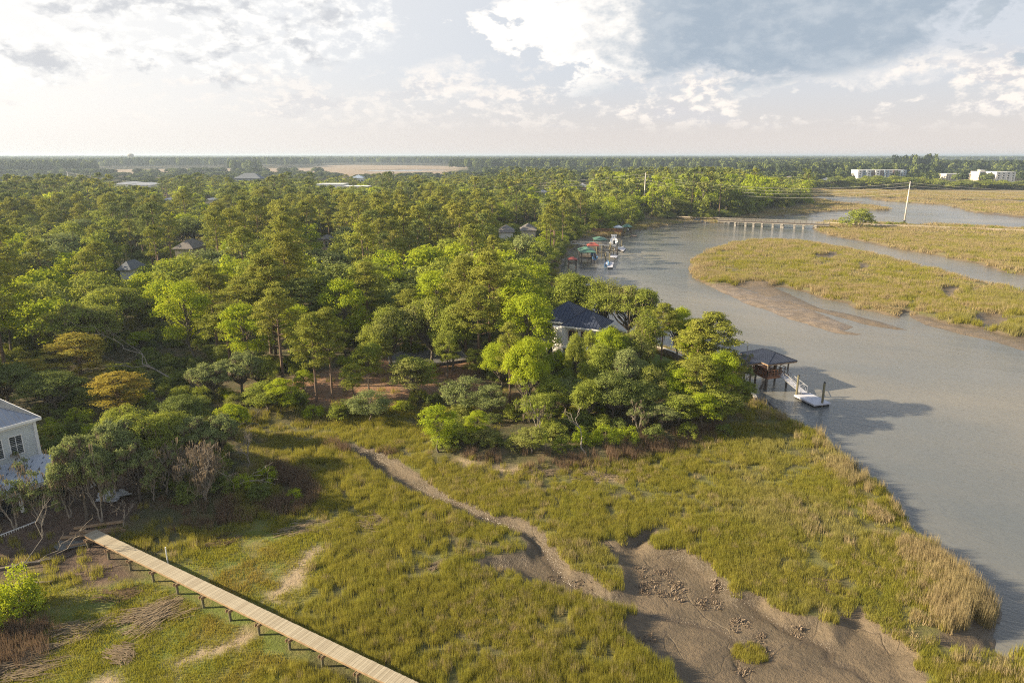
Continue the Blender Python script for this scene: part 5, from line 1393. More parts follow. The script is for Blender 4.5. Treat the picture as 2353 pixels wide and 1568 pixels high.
# --- white-walled house with the dark hip roof
def build_white_house():
    z0 = 2.1
    root = empty('white_house', (9.5, 101.5, z0)); tag(root, 'white-walled house with dark blue standing-seam hip roof among the trees', 'house')
    F = Frame((0, 0, 0), (0.90, -0.436))
    ze = 6.3
    blocks = ((-1.2, 5.3, -2.6, 3.2, ze, ze + 2.0), (-5.6, 1.6, -1.6, 6.2, ze + 0.25, ze + 2.6))
    for i, (u0, u1, v0, v1, e, rdg) in enumerate(blocks):
        P, fc, r, k = hip(F, u0, u1, v0, v1, e, rdg)
        MB().add(P, fc).build('roof', M['darkroof'], root)
        sm_ = MB()
        for p, q in seams(F, u0, u1, v0, v1, e, rdg, 0.52): sm_.bar(p, q, 0.05, 0.09)
        sm_.build('roof_seams', M['darkroof'], root)
        fa = MB()
        for (a, b) in (((u0, v0), (u1, v0)), ((u1, v0), (u1, v1)), ((u1, v1), (u0, v1)), ((u0, v1), (u0, v0))): fa.bar(F(a[0], a[1], e - 0.18), F(b[0], b[1], e - 0.18), 0.1, 0.24)
        fa.build('fascia', M['trim'], root)
        wl = MB(); wl.box(F((u0 + u1) / 2, (v0 + v1) / 2, e / 2 - 0.6), (u1 - u0 - 1.4, v1 - v0 - 1.4, e + 1.0), F.rz); wl.build('wall', M['white'], root)
    v = -1.9
    for u, z, w, h in ((0.6, 4.7, 1.3, 1.4), (2.6, 4.7, 1.3, 1.4), (0.8, 1.7, 1.6, 1.8), (3.2, 1.7, 1.6, 2.0)): window(F, root, u, v - 0.01, z, w, h, 'v-', M['redwood'], M['glass'], (2, 1))
    for u, z in ((-4.0, 4.9), (-2.4, 4.9), (-3.4, 1.8)): window(F, root, u, -0.91, z, 1.0, 1.5, 'v-', M['redwood'], M['glass'], (2, 1))
    for v2, z in ((-0.8, 4.6), (1.2, 4.6), (-0.6, 1.6), (1.4, 1.6)): window(F, root, 4.61, v2, z, 1.2, 1.6, 'u+', M['trim'], M['glass'], (2, 1))
    # round stair bay, balcony, side porch, low dark-seamed lean-to
    pts = [(math.cos(t * math.pi / 8) * 1.3, math.sin(t * math.pi / 8) * 1.3) for t in range(16)]
    c = Vector(F(-1.5, -1.6, 0)); MB().prism([(c.x + p[0], c.y + p[1]) for p in pts], -0.4, ze - 0.35).build('round_bay', M['white'], root, False)
    MB().box(F(2.2, -2.7, 3.1), (5.6, 1.5, 0.16), F.rz).build('balcony_floor', M['trim'], root)
    MB().bar(F(-0.6, -3.4, 4.1), F(5.0, -3.4, 4.1), 0.07, 0.07).build('balcony_rail', M['trim'], root)
    for i in range(22): MB().bar(F(-0.6 + i * 0.266, -3.4, 3.2), F(-0.6 + i * 0.266, -3.4, 4.08), 0.035).build('baluster', M['trim'], root)
    for u in (-0.5, 2.2, 4.9): MB().box(F(u, -3.3, 1.45), (0.26, 0.26, 3.3), F.rz).build('porch_column', M['trim'], root)
    MB().box(F(6.3, -1.2, 1.5), (2.2, 3.6, 3.3), F.rz).build('side_wing', M['white'], root)
    P, fc, r, k = hip(F, 5.1, 7.6, -3.2, 0.8, 3.3, 3.7); MB().add(P, fc).build('side_wing_roof', M['darkroof'], root)
    sl = MB()
    for i in range(12): sl.box(F(3.4, -4.3, -0.1 + i * 0.19), (3.4, 0.05, 0.12), F.rz)
    sl.build('screen_slats', M['trim'], root)
    MB().box(F(3.2, -5.0, -0.35), (4.6, 1.1, 0.5), F.rz).build('planter_wall', M['trim'], root)
    # garage
    g = empty('garage', (0, 0, 0)); tag(g, 'low garage with dark ribbed roof left of the white-walled house', 'garage')
    gx, gy = gp(1222, 800, 2.0); G = Frame((0, 0, 0), (0.90, -0.436)); g.location = (gx, gy, 2.0)
    MB().box(G(0, 0, 1.4), (4.4, 4.6, 3.0), G.rz).build('wall', M['white'], g)
    P, fc, r, k = hip(G, -2.7, 2.7, -2.8, 2.8, 2.9, 4.1); MB().add(P, fc).build('roof', M['darkroof'], g)
    sm_ = MB()
    for p, q in seams(G, -2.7, 2.7, -2.8, 2.8, 2.9, 4.1, 0.5): sm_.bar(p, q, 0.05, 0.08)
    sm_.build('roof_seams', M['darkroof'], g)
    # paved yard seen between the trees behind the clearing
    pl = gpoly([(895,838),(893,818),(960,800),(1060,808),(1075,826),(1000,836)], 2.25)
    y = MB().prism([tuple(p) for p in pl], 1.4, 2.32).build('paved_yard', M['asphalt']); tag(y, kind='structure')
    k = MB()
    for i in range(len(pl)):
        a, b = pl[i], pl[(i + 1) % len(pl)]; k.bar((a[0], a[1], 2.34), (b[0], b[1], 2.34), 0.22, 0.16)
    tag(k.build('kerb', M['paver']), kind='structure')
build_white_house()

def fence_wall(name, pts, z, h, w, mat, label, cat):
    root = empty(name, (0, 0, 0)); tag(root, label, cat)
    for i in range(len(pts) - 1):
        a = Vector((pts[i][0], pts[i][1], z)); b = Vector((pts[i + 1][0], pts[i + 1][1], z))
        MB().bar(a + Vector((0, 0, -h / 2)), b + Vector((0, 0, -h / 2)), w, h).build('sheet_wall', M['oldwood'], root)
        MB().bar(a + Vector((0, 0, .06)), b + Vector((0, 0, .06)), w + 0.3, 0.12).build('cap', mat, root)
    return root
fence_wall('bulkhead', [gp(u, v, 2.2) for u, v in ((1490, 789), (1547, 808), (1620, 844), (1692, 881), (1727, 900))], 2.2, 2.6, 0.2, M['cream'], 'low bulkhead with a pale cap along the river side of the lawn', 'bulkhead')
x0, y0 = gp(1727, 900, 2.2)
fence_wall('bulkhead_return', [(x0, y0), (x0 - 0.3, y0 - 2.2)], 2.2, 2.6, 0.2, M['cream'], 'short end of the bulkhead above the rocks', 'bulkhead')
def rocks(name, pts, n, size, label, z=0.15, spread=1.2, seed=1):
    rng = np.random.default_rng(seed); root = empty(name, (0, 0, 0)); tag(root, label, 'rocks')
    ms = []
    for i in range(5):
        v = unit(rng, 14) * rng.uniform(0.7, 1.1, (14, 1))
        bm_pts = [tuple(q) for q in v]
        import bmesh
        bm = bmesh.new()
        for q in bm_pts: bm.verts.new(q)
        bmesh.ops.convex_hull(bm, input=bm.verts); m = bpy.data.meshes.new('rock'); bm.to_mesh(m); bm.free(); m.materials.append(M['rock']); ms.append(m)
    pts = np.array(pts)
    for i in range(n):
        t = rng.uniform(0, len(pts) - 1.001); k = int(t); p = pts[k] + (pts[k + 1] - pts[k]) * (t - k) + rng.normal(0, spread, 2)
        s = size * rng.uniform(0.5, 1.3)
        o = link('rock', ms[i % 5], root); o.location = (p[0], p[1], z + rng.uniform(-0.1, 0.5)); o.scale = (s, s * rng.uniform(.7, 1.2), s * .6); o.rotation_euler = (rng.uniform(0, 6), rng.uniform(0, 6), rng.uniform(0, 6))
rocks('riprap', [gp(u, v, 0.3) for u, v in ((1722, 912), (1745, 928), (1770, 944), (1795, 958))], 120, 0.32, 'grey riprap stones on the bank below the bulkhead end', 0.1, 0.55)
rocks('bridge_revetment', [gp(u, v, 0.5) for u, v in ((1590, 508), (1630, 509), (1665, 509), (1690, 511))], 150, 0.9, 'grey stone revetment at the left end of the old bridge', 0.2, 1.6, 2)

# --- the near pier: roofed platform, walkway, gangway and float
def railing(F, parent, a, b, z, mat, h=0.95, posts=4, name='railing'):
    m = MB()
    for q in (h, h * 0.55, h * 0.15): m.bar(F(a[0], a[1], z + q), F(b[0], b[1], z + q), 0.06, 0.07)
    for i in range(posts + 1):
        t = i / posts; u, v = a[0] + (b[0] - a[0]) * t, a[1] + (b[1] - a[1]) * t; m.bar(F(u, v, z), F(u, v, z + h), 0.09)
    return m.build(name, mat, parent)
def build_pier():
    fx, fy = gp(1762, 866, 1.95)
    root = empty('roofed_pier', (fx, fy, 0)); tag(root, 'roofed timber pier platform with dark ribbed roof over the river', 'pier')
    F = Frame((0, 0, 0), (0.943, 0.333))
    zd = 1.95; W_, D_ = 3.9, 5.2
    for j in range(20): MB().box(F(W_ / 2, 0.13 + j * 0.26, zd - 0.03), (W_, 0.25, 0.06), F.rz).build('deck_board', M['redwood'], root)
    MB().bar(F(0, 0, zd - 0.2), F(W_, 0, zd - 0.2), 0.08, 0.28).build('rim_beam', M['redwood'], root)
    MB().bar(F(0, 0, zd - 0.2), F(0, D_, zd - 0.2), 0.08, 0.28).build('rim_beam', M['redwood'], root)
    MB().bar(F(W_, 0, zd - 0.2), F(W_, D_, zd - 0.2), 0.08, 0.28).build('rim_beam', M['redwood'], root)
    for u, v in ((0.1, 0.1), (W_ - 0.2, 0.1), (0.1, 2.6), (W_ - 0.2, 2.6), (0.1, D_ - .1), (W_ - .2, D_ - .1)):
        MB().tube([F(u, v, -2.2), F(u, v, zd - 0.2)], 0.15, 10).build('piling', M['oldwood'], root)
        MB().box(F(u, v, zd + 1.1), (0.17, 0.17, 2.25), F.rz).build('column', M['oldwood'], root)
    for s in (0.2, 0.9): MB().tube([F(0.1 - s * 1.4, 0.3 + s, -2.0), F(0.15, 0.3, zd - 0.3)], 0.13, 8).build('brace_pile', M['oldwood'], root)
    ze, zr = 4.15, 5.05
    P, fc, r, k = hip(F, -0.55, W_ + 0.75, -0.6, D_ + 0.5, ze, zr, 1.9, 0.12); MB().add(P, fc).build('roof', M['darkroof'], root)
    s_ = MB()
    for p, q in seams(F, -0.55, W_ + 0.75, -0.6, D_ + 0.5, ze, zr, 0.24, 1.9): s_.bar(p, q, 0.035, 0.05)
    s_.build('roof_ribs', M['darkroof'], root)
    b = MB()
    for a_, b_ in (((-.5, -.55), (W_ + .7, -.55)), ((-.5, -.55), (-.5, D_ + .45)), ((W_ + .7, -.55), (W_ + .7, D_ + .45))): b.bar(F(a_[0], a_[1], ze - .2), F(b_[0], b_[1], ze - .2), 0.06, 0.2)
    b.build('eave_beam', M['treated'], root)
    # lower wing roof over a boat lift to the left
    P, fc, r, k = hip(F, -4.4, -0.2, 0.9, 4.9, 4.0, 4.75, 1.7, 0.12); MB().add(P, fc).build('wing_roof', M['darkroof'], root)
    s_ = MB()
    for p, q in seams(F, -4.4, -0.2, 0.9, 4.9, 4.0, 4.75, 0.24, 1.7): s_.bar(p, q, 0.035, 0.05)
    s_.build('wing_roof_ribs', M['darkroof'], root)
    for u, v in ((-4.0, 1.2), (-4.0, 4.6), (-2.0, 1.2), (-2.0, 4.6)): MB().tube([F(u, v, -2), F(u, v, 3.85)], 0.14, 8).build('piling', M['oldwood'], root)
    b = MB(); b.bar(F(-4.3, 1.0, 3.8), F(-.3, 1.0, 3.8), .06, .2); b.bar(F(-4.3, 1.0, 3.8), F(-4.3, 4.8, 3.8), .06, .2); b.build('eave_beam', M['treated'], root)
    railing(F, root, (0, 0), (W_ * 0.62, 0), zd, M['redwood']); railing(F, root, (0, 0), (0, D_), zd, M['redwood'], posts=5); railing(F, root, (W_, 0.9), (W_, D_), zd, M['redwood'], posts=4); railing(F, root, (0, D_), (W_, D_), zd, M['redwood'])
    bn = empty('bench', (fx, fy, 0)); tag(bn, 'wooden bench seat under the pier roof', 'bench')
    MB().box(F(0.7, 2.2, zd + 0.45), (0.5, 2.2, 0.06), F.rz).build('seat', M['redwood'], bn); MB().box(F(0.42, 2.2, zd + 0.75), (0.06, 2.2, 0.5), F.rz).build('backrest', M['redwood'], bn)
    for v in (1.3, 3.1): MB().box(F(0.7, v, zd + 0.21), (0.4, 0.08, 0.42), F.rz).build('leg', M['redwood'], bn)
    for k in range(3):
        ch = empty('deck_chair', (fx, fy, 0)); tag(ch, ('orange-brown deck chair nearest the gangway', 'middle deck chair under the pier roof', 'deck chair at the back of the pier')[k], 'chair', 'deck chairs under the pier roof')
        u, v = 2.6 - 0.1 * k, 0.7 + 1.1 * k
        MB().box(F(u, v, zd + 0.38), (0.55, 0.5, 0.05), F.rz).build('seat', M['treated'], ch); MB().box(F(u + 0.28, v, zd + 0.7), (0.06, 0.5, 0.65), F.rz).build('backrest', M['treated'], ch)
        for a_ in (-.22, .22):
            for b_ in (-.2, .2): MB().bar(F(u + a_, v + b_, zd), F(u + a_, v + b_, zd + 0.36), 0.05).build('leg', M['treated'], ch)
    # walkway to the bulkhead
    w = empty('pier_walkway', (fx, fy, 0)); tag(w, 'narrow timber walkway from the lawn to the roofed pier', 'walkway')
    A = Vector(F(-0.1, 3.4, zd)); Bx = gp(1612, 838, 2.2); B = Vector((Bx[0] - fx, Bx[1] - fy, zd + 0.1)); d = (B - A); n = int(d.length / 0.3); e = d.normalized(); rz = math.atan2(e.y, e.x); nn = Vector((-e.y, e.x, 0))
    for i in range(n): MB().box(A + e * (0.3 * (i + .5)), (0.28, 1.5, 0.06), rz).build('deck_board', M['oldwood'], w)
    for s in (-1, 1):
        MB().bar(A + nn * .7 * s + Vector((0, 0, -.2)), B + nn * .7 * s + Vector((0, 0, -.2)), .08, .26).build('joist', M['oldwood'], w)
        m = MB(); m.bar(A + nn * .72 * s + Vector((0, 0, .95)), B + nn * .72 * s + Vector((0, 0, .95)), .07, .09); m.bar(A + nn * .72 * s + Vector((0, 0, .5)), B + nn * .72 * s + Vector((0, 0, .5)), .05, .06)
        for i in range(int(d.length / 1.8) + 1): p = A + e * (i * 1.8) + nn * .72 * s; m.bar(p, p + Vector((0, 0, .95)), .09)
        m.build('railing', M['oldwood'], w)
        for i in range(1, int(d.length / 2.7) + 1): p = A + e * (i * 2.7) + nn * .6 * s; MB().tube([(p.x, p.y, -2), (p.x, p.y, zd - .2)], .12, 8).build('piling', M['oldwood'], w)
    # gangway
    g = empty('gangway', (0, 0, 0)); tag(g, 'aluminium gangway with truss rails sloping down to the float', 'gangway')
    a = Vector(gp(1793, 859, 2.0) + (2.0,)); b = Vector(gp(1847, 904, 0.55) + (0.62,)); e = (b - a).normalized(); nn = Vector((-e.y, e.x, 0)).normalized() * 0.5
    MB().bar(a, b, 1.0, 0.07).build('tread_plate', M['floatdeck'], g)
    for s in (-1, 1):
        m = MB(); up = Vector((0, 0, 0.95)); L = (b - a).length; k = 6
        m.bar(a + nn * s + up, b + nn * s + up, 0.06); m.bar(a + nn * s, b + nn * s, 0.06, 0.1)
        for i in range(k + 1):
            p = a + e * (L * i / k) + nn * s; m.bar(p, p + up, 0.045)
            if i < k: m.bar(p + (up if i % 2 else Vector((0, 0, 0))), a + e * (L * (i + 1) / k) + nn * s + (Vector((0, 0, 0)) if i % 2 else up), 0.035)
        m.build('side_truss', M['aluminium'], g)
    # float
    fl = empty('floating_dock', (0, 0, 0)); tag(fl, 'pale floating dock with two tall pilings at the foot of the gangway', 'floating dock')
    c = [Vector(gp(u, v, 0.5) + (0.5,)) for u, v in ((1825.5, 907), (1872, 930), (1905, 924), (1860, 901))]
    e1 = (c[1] - c[0]).normalized(); cen = (c[0] + c[1] + c[2] + c[3]) / 4; L = ((c[1] - c[0]).length + (c[2] - c[3]).length) / 2; Wd = ((c[2] - c[1]).length + (c[3] - c[0]).length) / 2; rz = math.atan2(e1.y, e1.x); n2 = Vector((-e1.y, e1.x, 0))
    q = int(L / 0.3)
    for i in range(q): MB().box(cen + e1 * (-L / 2 + (i + .5) * L / q) + Vector((0, 0, -.03)), (L / q - 0.012, Wd, 0.06), rz).build('deck_board', M['floatdeck'], fl)
    MB().box(cen + Vector((0, 0, -0.14)), (L - .02, Wd - .02, 0.16), rz).build('rim', M['floatdeck'], fl)
    for i in range(5):
        for s in (-1, 1): MB().box(cen + e1 * (-L / 2 + (i + .5) * L / 5) + n2 * (s * Wd * 0.3) + Vector((0, 0, -0.38)), (L / 6.5, Wd * 0.3, 0.34), rz).build('float_drum', M['blackrub'], fl)
    for (u, v, t, lab) in ((1829.5, 905, 862, 'mooring piling at the inner end of the float beside the gangway'), (1888.5, 925, 879, 'mooring piling at the outer end of the float')):
        x, y = gp(u, v, 0.5); zt = zat(u + 3, t, y)
        p = empty('mooring_piling', (x, y, 0)); tag(p, lab, 'piling')
        MB().tube([(0, 0, -2), (0, 0, zt)], [0.17, 0.14], 10).build('post', M['piling'], p); MB().tube([(0, 0, zt), (0, 0, zt + 0.25)], [0.17, 0.02], 10).build('cap', M['navy'], p)
build_pier()

# ------------------------------------------------------------------ docks up the river
def boat(name, u, v, L, rz, label, hullmat=None, top=True, engine=True, zoff=0.0, z=None):
    x, y = gp(u, v, zoff); z = zoff if z is None else z
    r = empty(name, (x, y, z), rz); tag(r, label, 'boat')
    hm = hullmat or M['hull']; W_ = L * 0.30
    st = [(-.5, .86, .0), (-.2, 1.0, .0), (.15, .96, .02), (.35, .66, .08), (.5, .04, .16)]
    V = []; Fc = []
    for t, w, rise in st:
        w2 = W_ / 2 * w
        V += [(t * L, -w2, L * (.13 + rise)), (t * L, -w2 * .75, 0.0 + L * rise * .5), (t * L, 0, -L * .04 + L * rise * .5), (t * L, w2 * .75, L * rise * .5), (t * L, w2, L * (.13 + rise)), (t * L, 0, L * (.07 + rise * .8))]
    for i in range(4):
        for k in range(4): Fc.append((i * 6 + k, i * 6 + k + 1, i * 6 + 6 + k + 1, i * 6 + 6 + k))
        Fc += [(i * 6 + 4, i * 6 + 5, i * 6 + 11, i * 6 + 10), (i * 6 + 5, i * 6, i * 6 + 6, i * 6 + 11)]
    Fc.append((0, 5, 4, 3, 2, 1)); MB().add(V, Fc).build('hull', hm, r)
    MB().box((-.02 * L, 0, L * .16), (L * .12, W_ * .34, L * .14)).build('console', M['hull'], r)
    if top:
        MB().box((-.02 * L, 0, L * .34), (L * .26, W_ * .72, L * .02)).build('hardtop', M['hull'], r)
        for a in (-.1, .08):
            for b in (-.3, .3): MB().bar((a * L, b * W_, L * .1), (a * L, b * W_, L * .33), L * .012).build('hardtop_post', M['aluminium'], r)
    if engine: MB().box((-.53 * L, 0, L * .13), (L * .07, L * .07, L * .14)).build('outboard', M['navy'], r)
    return r
def pole(u, v, vt, label, grp, mat='piling', rad=0.16, z0=0.0):
    x, y = gp(u, v, z0); zt = zat(u, vt, y)
    o = MB().tube([(0, 0, -2), (0, 0, zt)], rad, 8).build('mooring_piling', M[mat]); o.location = (x, y, 0); tag(o, label, 'piling', grp); return o
def pavilion(name, ul, ur, vapex, veave, vw, mat, label, depth=None, zd=1.6, floor=True, railm='oldwood'):
    """hip-roofed dock shelter: eaves seen from column ul to ur at row veave, water line at row vw"""
    x0, y0 = gp((ul + ur) / 2, vw, 0.0)
    dep = px(x0, y0, 0)[2]; Wd = (ur - ul) / 1568 * dep; D_ = depth or Wd * 0.9
    ze = zat((ul + ur) / 2, veave, y0); zr = zat((ul + ur) / 2, vapex, y0 + D_ / 2)
    r = empty(name, (x0, y0, 0)); tag(r, label, 'boathouse')
    F = Frame((0, 0, 0), (1, 0)); h = Wd / 2
    P, fc, q, k = hip(F, -h, h, -.2, D_, ze, zr, min(Wd, D_) * 0.42, 0.15); MB().add(P, fc).build('roof', mat, r)
    for u in (-h * .8, h * .8):
        for v in (0.3, D_ - .5): MB().tube([(u, v, -2), (u, v, ze)], 0.15, 8).build('piling', M['oldwood'], r)
    if floor:
        MB().box((0, D_ / 2, zd), (Wd * .9, D_ * .9, 0.15)).build('deck_floor', M[railm], r)
        railing(F, r, (-h * .85, 0.2), (h * .85, 0.2), zd, M[railm])
    return r
def walkway(name, a, b, z, label, mat='oldwood', wd=1.4, zb=None):
    A = Vector(gp(*a, z) + (z,)); B = Vector(gp(*b, zb if zb is not None else z) + (zb if zb is not None else z,))
    r = empty(name, (A.x, A.y, 0)); tag(r, label, 'walkway')
    o = Vector((A.x, A.y, 0)); A = A - o; B = B - o; d = B - A; e = d.normalized(); n = Vector((-e.y, e.x, 0)).normalized(); L = d.length
    MB().bar(A, B, wd, 0.12).build('deck', M[mat], r)
    for s in (-1, 1):
        m = MB(); m.bar(A + n * wd / 2 * s + Vector((0, 0, 1)), B + n * wd / 2 * s + Vector((0, 0, 1)), .09, .09); m.bar(A + n * wd / 2 * s + Vector((0, 0, .5)), B + n * wd / 2 * s + Vector((0, 0, .5)), .06, .06)
        k = max(2, int(L / 2.2))
        for i in range(k + 1): p = A + d * (i / k) + n * wd / 2 * s; m.bar(p, p + Vector((0, 0, 1)), .1)
        m.build('railing', M[mat], r)
        k = max(1, int(L / 4))
        if zb is None:
            for i in range(k + 1): p = A + d * (i / k) + n * wd / 2.3 * s; MB().tube([(p.x, p.y, -2), (p.x, p.y, p.z)], .14, 8).build('piling', M['oldwood'], r)
    return r
def float_dock(name, pts, label, mat='floatdeck'):
    c = [Vector(gp(u, v, .45) + (.45,)) for u, v in pts]; cen = sum(c, Vector()) / 4
    r = empty(name, cen); tag(r, label, 'floating dock')
    P = [(p.x - cen.x, p.y - cen.y) for p in c]
    MB().prism(P, -0.1, 0.0).build('deck', M[mat], r); MB().prism([(a * .94, b * .94) for a, b in P], -0.55, -0.1).build('float_drum', M['blackrub'], r)
def build_docks():
    pavilion('dock_shelter', 1410, 1430.5, 517, 522.5, 542, M['blueroof'], 'dock shelter with a blue-grey roof on the farthest pier', zd=1.9, railm='redwood')
    pavilion('boat_shelter', 1431, 1452, 514.3, 521, 541.5, M['greenroof'], 'boat shelter with a green roof beside the blue-grey roof on the farthest pier', floor=False)
    walkway('pier_walkway', (1360, 530.5), (1427, 531.5), 1.9, 'long brown railed walkway of the farthest pier', 'redwood')
    boat('motorboat', 1442, 541, 5.2, 1.3, 'boat hanging under the green roof of the farthest pier', M['navy'], False, True, 0, 1.8)
    float_dock('floating_dock', ((1448, 541), (1462, 542.5), (1464, 538), (1451, 537.5)), 'small dark floating dock of the farthest pier', 'oldwood')
    pole(1454.5, 540, 522, 'tall piling at the farthest floating dock', 'pilings by the farthest pier'); pole(1450.5, 540, 524, 'piling under the green roof edge', 'pilings by the farthest pier')
    pavilion('dock_shelter', 1366, 1395, 544, 551.5, 572, M['greenroof'], 'faded green dock roof behind the red roof', depth=8)
    walkway('pier_walkway', (1312, 560), (1400, 563.5), 2.0, 'grey railed walkway behind the red dock roof', 'aluminium')
    boat('motorboat', 1409, 577, 9.0, 1.45, 'white cabin boat held up on a lift', None, True, True, 0, 2.6)
    for u in (1402.5, 1417): pole(u, 577, 553, 'piling of the lift that holds the white cabin boat', 'lift pilings')
    pavilion('dock_shelter', 1349, 1376, 556.5, 564, 590, M['redroof'], 'dock shelter with a bright red hip roof')
    walkway('pier_walkway', (1335, 573), (1418, 576.5), 1.7, 'low dark walkway in front of the red dock roof', 'oldwood')
    pavilion('boat_shelter', 1332, 1369, 567, 579.5, 606, M['greenroof'], 'large green-roofed boat shelter below the red roof', depth=9)
    boat('motorboat', 1363.5, 604, 6.5, 1.6, 'blue and white boat under the large green dock roof', M['bluehull'], False, True, 0, 1.6)
    walkway('gangway', (1376, 574), (1407, 584), 1.9, 'grey gangway slanting down to the middle floating dock', 'aluminium', 1.0, .5)
    walkway('gangway', (1402, 564), (1420, 570), 1.9, 'grey gangway going down beside the white cabin boat', 'aluminium', 1.0, .5)
    float_dock('floating_dock', ((1417, 571.5), (1432, 576.5), (1438, 570), (1424, 567.5)), 'floating dock behind the white skiff')
    boat('skiff', 1421, 573.5, 4.6, 0.5, 'white skiff tied to the floating dock', None, False)
    float_dock('floating_dock', ((1401, 590), (1417, 592), (1419, 586), (1404, 583)), 'middle floating dock with a single yellow piling')
    float_dock('floating_dock', ((1396, 614), (1407, 614), (1410, 602), (1392, 600)), 'nearest floating dock of the river docks')
    boat('motorboat', 1393.5, 611, 5.2, 1.35, 'blue boat with a black outboard at the nearest river dock', M['bluehull'], False)
    for u, v, t, lab in ((1382, 591, 563, 'thick piling in front of the red roof'), (1370, 591, 566, 'dark piling left of the thick one'), (1400, 589, 563, 'piling right of the thick one'), (1409, 588, 568.5, 'yellow piling on the middle floating dock'),
                         (1391, 604, 579, 'left tall piling of the nearest river dock'), (1399.5, 609, 582, 'right tall piling of the nearest river dock'), (1424, 571, 556, 'shorter piling by the white skiff'), (1428, 570, 552, 'taller piling by the white skiff')):
        pole(u, v, t, lab, 'pilings by the river docks')
    x, y = gp(1315, 618, 0)
    pavilion('boat_shelter', 1304, 1326, 590, 596, 618, M['redroof'], 'dull red dock roof half hidden by trees below the green roof')
build_docks()

# ------------------------------------------------------------------ bridge and causeway
def build_bridge():
    a = Vector(gp(1650, 506.0, 2.4) + (2.4,)); b = Vector(gp(1905, 515.5, 2.4) + (2.4,))
    r = empty('timber_bridge', (a.x, a.y, 0)); tag(r, 'long low timber bridge on concrete piers across the river', 'bridge')
    o = Vector((a.x, a.y, 0)); A = a - o; B = b - o; d = B - A; e = d.normalized(); n = Vector((-e.y, e.x, 0)); L = d.length
    k = int(L / 0.5); rz = math.atan2(e.y, e.x)
    pm = MB().box((0, 0, 0), (0.47, 4.2, 0.12)).mesh('deck_board', M['oldwood'])
    for i in range(k):
        q = link('deck_board', pm, r); q.location = A + e * (L * (i + .5) / k); q.rotation_euler = (0, 0, rz)
    for s in (-1, 0, 1): MB().bar(A + n * 1.7 * s + Vector((0, 0, -.3)), B + n * 1.7 * s + Vector((0, 0, -.3)), .3, .5).build('girder', M['concrete'], r)
    for s in (-1, 1):
        for h in (0.45, 0.8, 1.15): MB().bar(A + n * 2.05 * s + Vector((0, 0, h)), B + n * 2.05 * s + Vector((0, 0, h)), .08, .12).build('rail', M['concrete'], r)
        m = int(L / 2.4)
        for i in range(m + 1): p = A + d * (i / m) + n * 2.05 * s; MB().bar(p, p + Vector((0, 0, 1.2)), .14).build('rail_post', M['oldwood'], r)
    for u in (1690, 1715, 1734, 1754, 1779, 1800, 1828.5, 1848.5, 1876):
        x, y = gp(u, 516, 0.5); p = Vector((x, y, 0)) - o; t = (p - A).dot(e); c = A + e * t
        MB().box((c.x, c.y, 1.65), (1.0, 4.2, 0.5), rz).build('pier_cap', M['concrete'], r)
        for s in (-1, 1): MB().box((c.x + n.x * 1.2 * s, c.y + n.y * 1.2 * s, 0.2), (1.5 if u == 1800 else 0.9, 1.0, 2.8), rz).build('pier', M['concrete'], r)
    # causeway path
    pts = [gp(u, v, 1.35) for u, v in ((1902, 510.5), (2001, 515.3), (2180, 521.5), (2352, 528.5), (2700, 540))]
    pm2 = MB()
    for i in range(len(pts) - 1): pm2.bar((pts[i][0], pts[i][1], 1.2), (pts[i + 1][0], pts[i + 1][1], 1.2), 3.2, 0.5)
    tag(pm2.build('causeway_path', M['path']), kind='structure')
    pts = [gp(u, v, 2.2) for u, v in ((1652, 500), (1600, 499), (1555, 497.5), (1500, 495))]
    pm2 = MB()
    for i in range(len(pts) - 1): pm2.bar((pts[i][0], pts[i][1], 2.15), (pts[i + 1][0], pts[i + 1][1], 2.15), 1.8, 0.5)
    tag(pm2.build('shore_path', M['path']), kind='structure')
build_bridge()

# ------------------------------------------------------------------ power poles and lines
TOPS = {}
def power_pole(key, u, v, vt, rad, label, arm=True, z0=1.2, mat='palesteel'):
    x, y = gp(u, v, z0); zt = zat(u, vt, y)
    r = empty('power_pole', (x, y, z0)); tag(r, label, 'power pole')
    MB().tube([(0, 0, -0.5), (0, 0, zt - z0)], [rad, rad * 0.45], 12).build('mast', M[mat], r, True)
    h = zt - z0; TOPS[key] = []
    for i, (f, s) in enumerate(((0.97, -1), (0.90, 1), (0.83, -1), (0.74, 1))):
        if arm: MB().bar((0, 0, h * f), (s * 0.9, 0, h * f + .1), .09).build('insulator_arm', M['greyroof'], r)
        TOPS[key].append(Vector((x + s * 0.9, y, z0 + h * f)))
    if mat == 'palesteel': MB().tube([(0, 0, -.5), (0, 0, 1.6)], rad * 1.15, 12).build('base_sleeve', M['navy'], r)
power_pole('a', 1478.5, 485, 397, 0.42, 'tall pale steel power pole in front of the far wood', z0=2.0)
power_pole('b', 2076.5, 514, 417, 0.42, 'tall pale steel power pole on the causeway at the right')
power_pole('c', 161, 437, 394, 0.5, 'pale power pole standing in the trees at the far left', z0=2.0)
power_pole('d', 907, 428, 405, 0.4, 'thin pole among the trees before the distant marsh', z0=2.0)
power_pole('e', 1209, 420, 386, 0.45, 'distant thin pole above the middle trees', z0=2.0)
def cables(k1, k2, sag, label, P2=None):
    r = empty('power_lines', (0, 0, 0)); tag(r, label, 'power lines')
    for i in range(4):
        a = TOPS[k1][i]; b = TOPS[k2][i] if P2 is None else a + Vector(P2)
        n = 26; pts = []
        for j in range(n + 1):
            t = j / n; p = a.lerp(b, t); p.z -= sag * 4 * t * (1 - t); pts.append(p)
        MB().tube(pts, 0.055, 4).build('cable', M['cable'], r)
cables('a', 'b', 5.0, 'four sagging power lines between the two tall steel poles')
cables('b', 'b', 5.0, 'power lines leaving the right steel pole out of the photo', (230, -60, 0))
